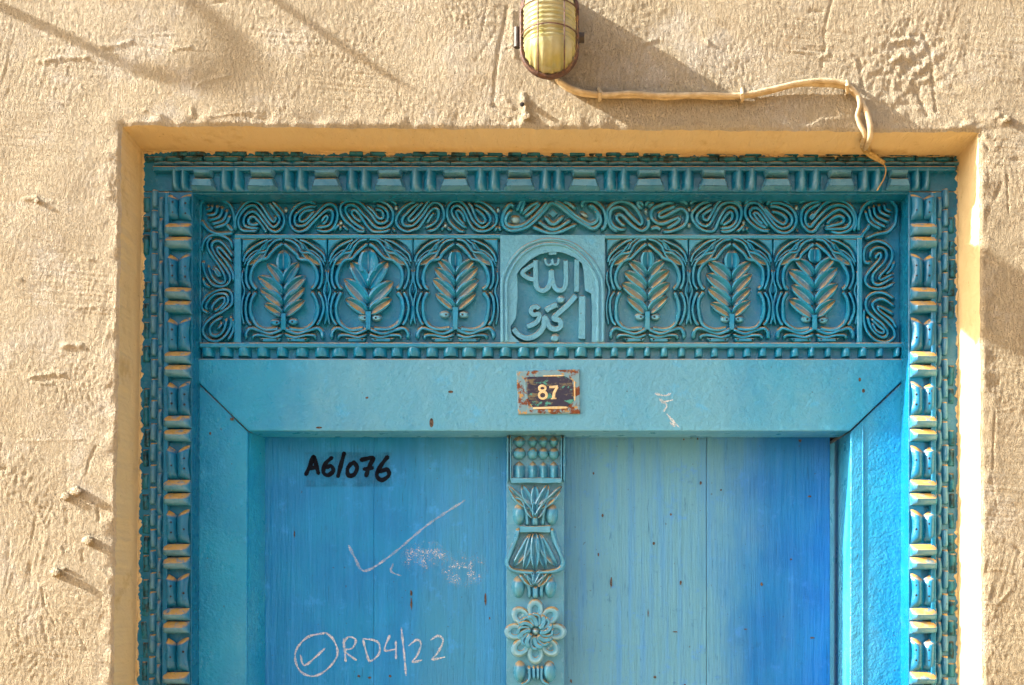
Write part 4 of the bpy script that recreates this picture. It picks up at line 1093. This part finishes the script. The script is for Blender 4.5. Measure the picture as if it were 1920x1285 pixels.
for l in ([(480,1090),(482,1230),(400,1290)], [(528,1090),(530,1240)], [(610,1090),(608,1230),(690,1290)], [(570,1090),(570,1240)]):
    mb = MB(); sweep(mb, pb(l), 4.0, .016, YP + .001, step=3); mb.build('stalk', M['post'], post, True, 32)
for k in range(8):
    a = math.pi / 8 * 2 * k + math.pi / 2
    c0 = (545 + 198 * math.cos(a), 758 + 215 * math.sin(a))
    mb = MB()
    cpx = pb([c0])[0]; rows = []
    for r_, z_ in ((1, 0), (.93, .75), (.78, 1), (.56, .97), (.42, .93), (.34, .74), (0.02, .70)):
        rows.append([Q(cpx[0] + 21 * r_ * math.cos(q) * math.cos(a) - 16.5 * r_ * math.sin(q) * math.sin(a), cpx[1] + 21 * r_ * math.cos(q) * math.sin(a) + 16.5 * r_ * math.sin(q) * math.cos(a), YP - .017 * z_) for q in [2*math.pi*w_/18 for w_ in range(18)]])
    mb.grid(rows, closed=True, flip=True)
    mb.build('petal', M['post'], post, True, 32)
    mb = MB(); a2 = a + .2
    def sp(r, off): return (545 + r * math.cos(a2 + off), 758 + r * 1.02 * math.sin(a2 + off))
    sweep(mb, pb([sp(30, 0), sp(85, -.10), sp(140, -.36), sp(172, -.74)]), 7.6, .022, YP - .003, step=3)
    sweep(mb, pb([sp(40, .35), sp(105, .22), sp(158, -.02), sp(175, -.45)]), 4.4, .021, YP - .003, step=3)
    mb.build('swirl_petal', M['post'], post, True, 32)
mb = MB(); blob(mb, *pb([(545, 755)])[0], 9, 9, .024, YP); mb.build('rosette_eye', M['post'], post)

# ------------------------------------------------------------------ number plate
plate = tag(empty('number_plate', Q(1030, 776, YB - .001)), 'small rusty enamel house number plate reading 87 on the lintel board', 'number plate')
tp = T(880, 660, 6.4); YPL = YB - .004
mb = MB(); prism(mb, tp([(565, 228), (1322, 208), (1330, 738), (582, 748)]), YPL, YB + .001, 1.4, True); mb.build('backing_plate', M['rim'], plate)
mb = MB(); prism(mb, tp([(690, 300), (1150, 292), (1235, 340), (1250, 590), (1180, 655), (760, 662), (700, 560)]), YPL - .0012, YPL + .001, 1.0); mb.build('enamel_face', M['enamel'], plate)
for l, w in (([(760, 675), (1180, 668)], 2.2), ([(1262, 345), (1265, 590)], 1.2), ([(800, 715), (1180, 708)], 2.0), ([(672, 330), (678, 480), (700, 600)], 2.0), ([(880, 290), (1140, 284)], 1.2)):
    mb = MB(); sweep(mb, tp(l), w, .0012, YPL, FLAT, taper=1); mb.build('border_line', M['cream'] if w != 2.0 else M['rim'], plate)
def ell(cx, cy, rx, ry, n=12): return [(cx + rx * math.cos(2*math.pi*i/n), cy + ry * math.sin(2*math.pi*i/n)) for i in range(n)]
mb = MB(); sweep(mb, tp(ell(876, 436, 38, 30)), 2.1, .0012, YPL - .0010, FLAT, closed=True, step=1.5); sweep(mb, tp(ell(882, 520, 46, 42)), 2.3, .0014, YPL - .0010, FLAT, closed=True, step=1.5); mb.build('digit', M['cream'], plate)
mb = MB(); sweep(mb, tp([(960, 424), (1064, 416)]), 2.2, .0012, YPL - .0010, FLAT, taper=0); sweep(mb, tp([(1058, 420), (1020, 490), (1010, 560)]), 2.6, .0014, YPL - .0010, FLAT, taper=0, step=1.5); sweep(mb, tp([(978, 562), (1045, 558)]), 1.2, .0011, YPL - .0010, FLAT, taper=0); mb.build('digit', M['cream'], plate)

# ------------------------------------------------------------------ bulkhead lamp
lx, lz = Q(1031, 150, 0)[0], EYE + 1.003
lamp = tag(empty('bulkhead_lamp', (lx, 0, lz)), 'oval bulkhead lamp with ribbed glass and rusty wire guard above the door', 'lamp')
HL = .068                                # straight length
def stadium(r, y, n=20, lo=0.0, hi=0.0):
    out = []
    for i in range(n + 1):
        a = math.pi + math.pi * i / n
        out.append((lx + r * math.cos(a), y, lz + lo + r * math.sin(a)))
    for i in range(n + 1):
        a = math.pi * i / n
        out.append((lx + r * math.cos(a), y, lz + HL + hi + r * math.sin(a)))
    return out
mb = MB(); mb.grid([stadium(.046, .006, lo=.050, hi=.055), stadium(.046, -.03, lo=.040, hi=.045), stadium(.049, -.095, lo=.004, hi=.004), stadium(.050, -.102)], closed=True); mb.poly(stadium(.050, -.102)); mb.build('lamp_body', M['dark_metal'], lamp, True, 40)
mb = MB(); mb.grid([stadium(.050, -.098), stadium(.0525, -.099), stadium(.0525, -.107), stadium(.047, -.109), stadium(.046, -.104)], closed=True); mb.build('gasket_rim', M['guard'], lamp, True, 40)
# ribbed glass: half capsule, level ribs along the tube and meridian ribs on the end
mb = MB(); rows = []
R0 = .0455; y0 = -.105
for i in range(0, 76):                  # from the bottom pole upward
    row = []
    for j in range(41):
        a = math.pi * j / 40
        if i <= 24:
            b = math.pi / 2 * i / 24     # 0 at rim bottom, pi/2 where the tube starts
            rib = .0014 * math.sin(j * 1.57) * min(1, math.cos(b) * 1.5)
            r = R0 + rib
            x = -r * math.cos(a) * math.sin(b) if True else 0
            # spherical end: direction
            dx, dz = -math.cos(a), -math.cos(b) * math.sin(a)
            dy = math.sin(b) * math.sin(a)
            s = 1 / max(1e-6, math.sqrt(dx*dx + dz*dz + dy*dy))
            row.append((lx + r * dx * s, y0 - r * dy * s, lz + r * dz * s))
        elif i <= 58:
            z = (i - 24) / 34 * HL
            r = R0 + .0016 * math.sin((i - 24) * 1.57)
            row.append((lx - r * math.cos(a), y0 - r * math.sin(a), lz + z))
        else:
            b = math.pi / 2 * (76 - 1 - i) / 17
            dx, dz, dy = -math.cos(a), math.cos(b) * math.sin(a), math.sin(b) * math.sin(a)
            row.append((lx + R0 * dx, y0 - R0 * dy, lz + HL + R0 * dz))
    rows.append(row)
mb.grid(rows, flip=False)
glass = mb.build('ribbed_glass', M['glass'], lamp, True, 80)
def guard(name, pts, r=.0012):
    mb = MB(); tube(mb, pts, r, 8); return mb.build(name, M['guard'], lamp, True, 60)
RG = .0505
for xo in (-.020, .026):
    pts = []
    for i in range(13):
        b = math.pi / 2 * i / 12; rr = math.sqrt(RG*RG - xo*xo)
        pts.append((lx + xo, y0 - rr * math.sin(b), lz - rr * math.cos(b)))
    pts += [(lx + xo, y0 - rr, lz + .03), (lx + xo, y0 - rr, lz + HL), (lx + xo, y0 - rr * .7, lz + HL + rr * .7), (lx + xo, y0, lz + HL + rr)]
    guard('guard_wire', pts)
for zz_ in (.018, .062): guard('guard_hoop', [(lx - RG * math.cos(math.pi * i / 20), y0 - RG * math.sin(math.pi * i / 20), lz + zz_) for i in range(21)])
guard('guard_ring', [(p[0], y0 - .003, p[2]) for p in stadium(.0505, 0)][:21] + [(lx + .0505, y0 - .003, lz + HL)], .0020)
guard('guard_ring', [(lx - .0505, y0 - .003, lz), (lx - .0505, y0 - .003, lz + HL)], .0024)
mb = MB(); tube(mb, [(lx - .058, -.09, lz + .01), (lx - .058, -.09, lz + .045)], .006, 10); mb.build('hinge', M['dark_metal'], lamp)
mb = MB(); tube(mb, [(lx + .048, -.085, lz + .030), (lx + .062, -.085, lz + .030)], .009, 12); mb.build('clamp_screw', M['dark_metal'], lamp)

# ------------------------------------------------------------------ cable from the lamp to the door frame
cable = tag(empty('painted_cable', Q(1040, 150, -.01)), 'paint covered cable running from the lamp along the wall into the door frame', 'cable')
base = [(1036, 130), (1050, 155), (1075, 170), (1105, 177), (1150, 179), (1230, 180), (1310, 181), (1390, 180), (1440, 171), (1490, 160), (1530, 156), (1565, 158), (1590, 165), (1608, 182)]
c1 = [Q(x, y, -.007) for x, y in base] + [Q(1620, 200, -.010), Q(1629, 225, -.010), Q(1632, 250, -.007), Q(1630, 262, .004), Q(1626, 270, .030), Q(1622, 277, .065)]
c2 = [Q(x, y - 3, -.0165) for x, y in base[1:]] + [Q(1612, 200, -.014), Q(1607, 215, -.006), Q(1613, 236, -.003), Q(1622, 252, -.001), Q(1618, 266, .02), Q(1616, 274, .05)]
def wav(P, sd):
    r = np.random.RandomState(sd); n = len(P); q = np.interp(np.arange(n), np.arange(0, n + 12, 6), r.randn(len(np.arange(0, n + 12, 6))) * .0011)
    q2 = np.interp(np.arange(n), np.arange(0, n + 12, 9), r.randn(len(np.arange(0, n + 12, 9))) * .0009)
    return [(p[0], p[1] + b, p[2] + a) for p, a, b in zip(P, q, q2)]
mb = MB(); tube(mb, wav(smooth3(c1), 1), .0054, 12); mb.build('strand', M['cable'], cable, True, 80)
mb = MB(); tube(mb, wav(smooth3(c2), 2), .0044, 12); mb.build('strand', M['cable'], cable, True, 80)
for x, y in ((1124, 178), (1391, 179), (1588, 164)):
    mb = MB(); tube(mb, [Q(x, y - 11, .002), Q(x, y - 10, -.016), Q(x + 1, y - 2, -.0255), Q(x + 1, y + 8, -.016), Q(x, y + 11, .002)], .0035, 8); mb.build('clip', M['cable'], cable)
for k, l in enumerate(([(1620, 262, .03), (1618, 278, .075), (1632, 292, .088), (1648, 300, .082), (1658, 306, .078)], [(1614, 264, .03), (1622, 282, .07), (1638, 290, .080), (1655, 303, .084)], [(1628, 268, .03), (1630, 284, .075), (1640, 296, .086), (1652, 304, .086)])):
    mb = MB(); tube(mb, smooth3([Q(*p) for p in l], .004), .0042 if k == 0 else .003, 8); mb.build('frayed_strand', M['wire'], cable, True, 80)
mb = MB(); tube(mb, smooth3([Q(*p) for p in [(1656, 305, .080), (1661, 318, .076), (1658, 334, .076), (1650, 348, .08), (1644, 358, .085)]], .003), .0012, 6); mb.build('thin_wire', M['wire'], cable, True, 80)

# ------------------------------------------------------------------ wires high on the wall to the left, which throw the line shadows
def sun_back(px, py, t):
    x, y, z = Q(px, py, 0); return (x - TRAVEL.x * t, y - TRAVEL.y * t, z - TRAVEL.z * t)
l1 = [(-160, -62, .50), (0, 12, .52), (120, 66, .60), (240, 124, .85), (330, 152, 1.1), (400, 160, 1.45), (445, 140, 1.5), (450, 100, 1.4), (420, 55, 1.2), (385, 25, 1.1), (345, -10, 1.0), (250, -70, .9)]
mb = MB(); tube(mb, smooth3([sun_back(*p) for p in l1], .02), .0085, 8)
tag(mb.build('looped_wire', M['black_wire'], None, True, 80), 'looped black wire hanging left of the lamp, seen by its curved shadow', 'wire')
l2 = [(300, -150, .62), (420, -68, .60), (520, 2, .60), (620, 72, .66), (690, 118, .74), (728, 142, .80)]
mb = MB(); tube(mb, smooth3([sun_back(*p) for p in l2], .02), .0060, 8)
tag(mb.build('straight_wire', M['black_wire'], None, True, 80), 'straight black wire above the door, seen by its thin slanting shadow', 'wire')
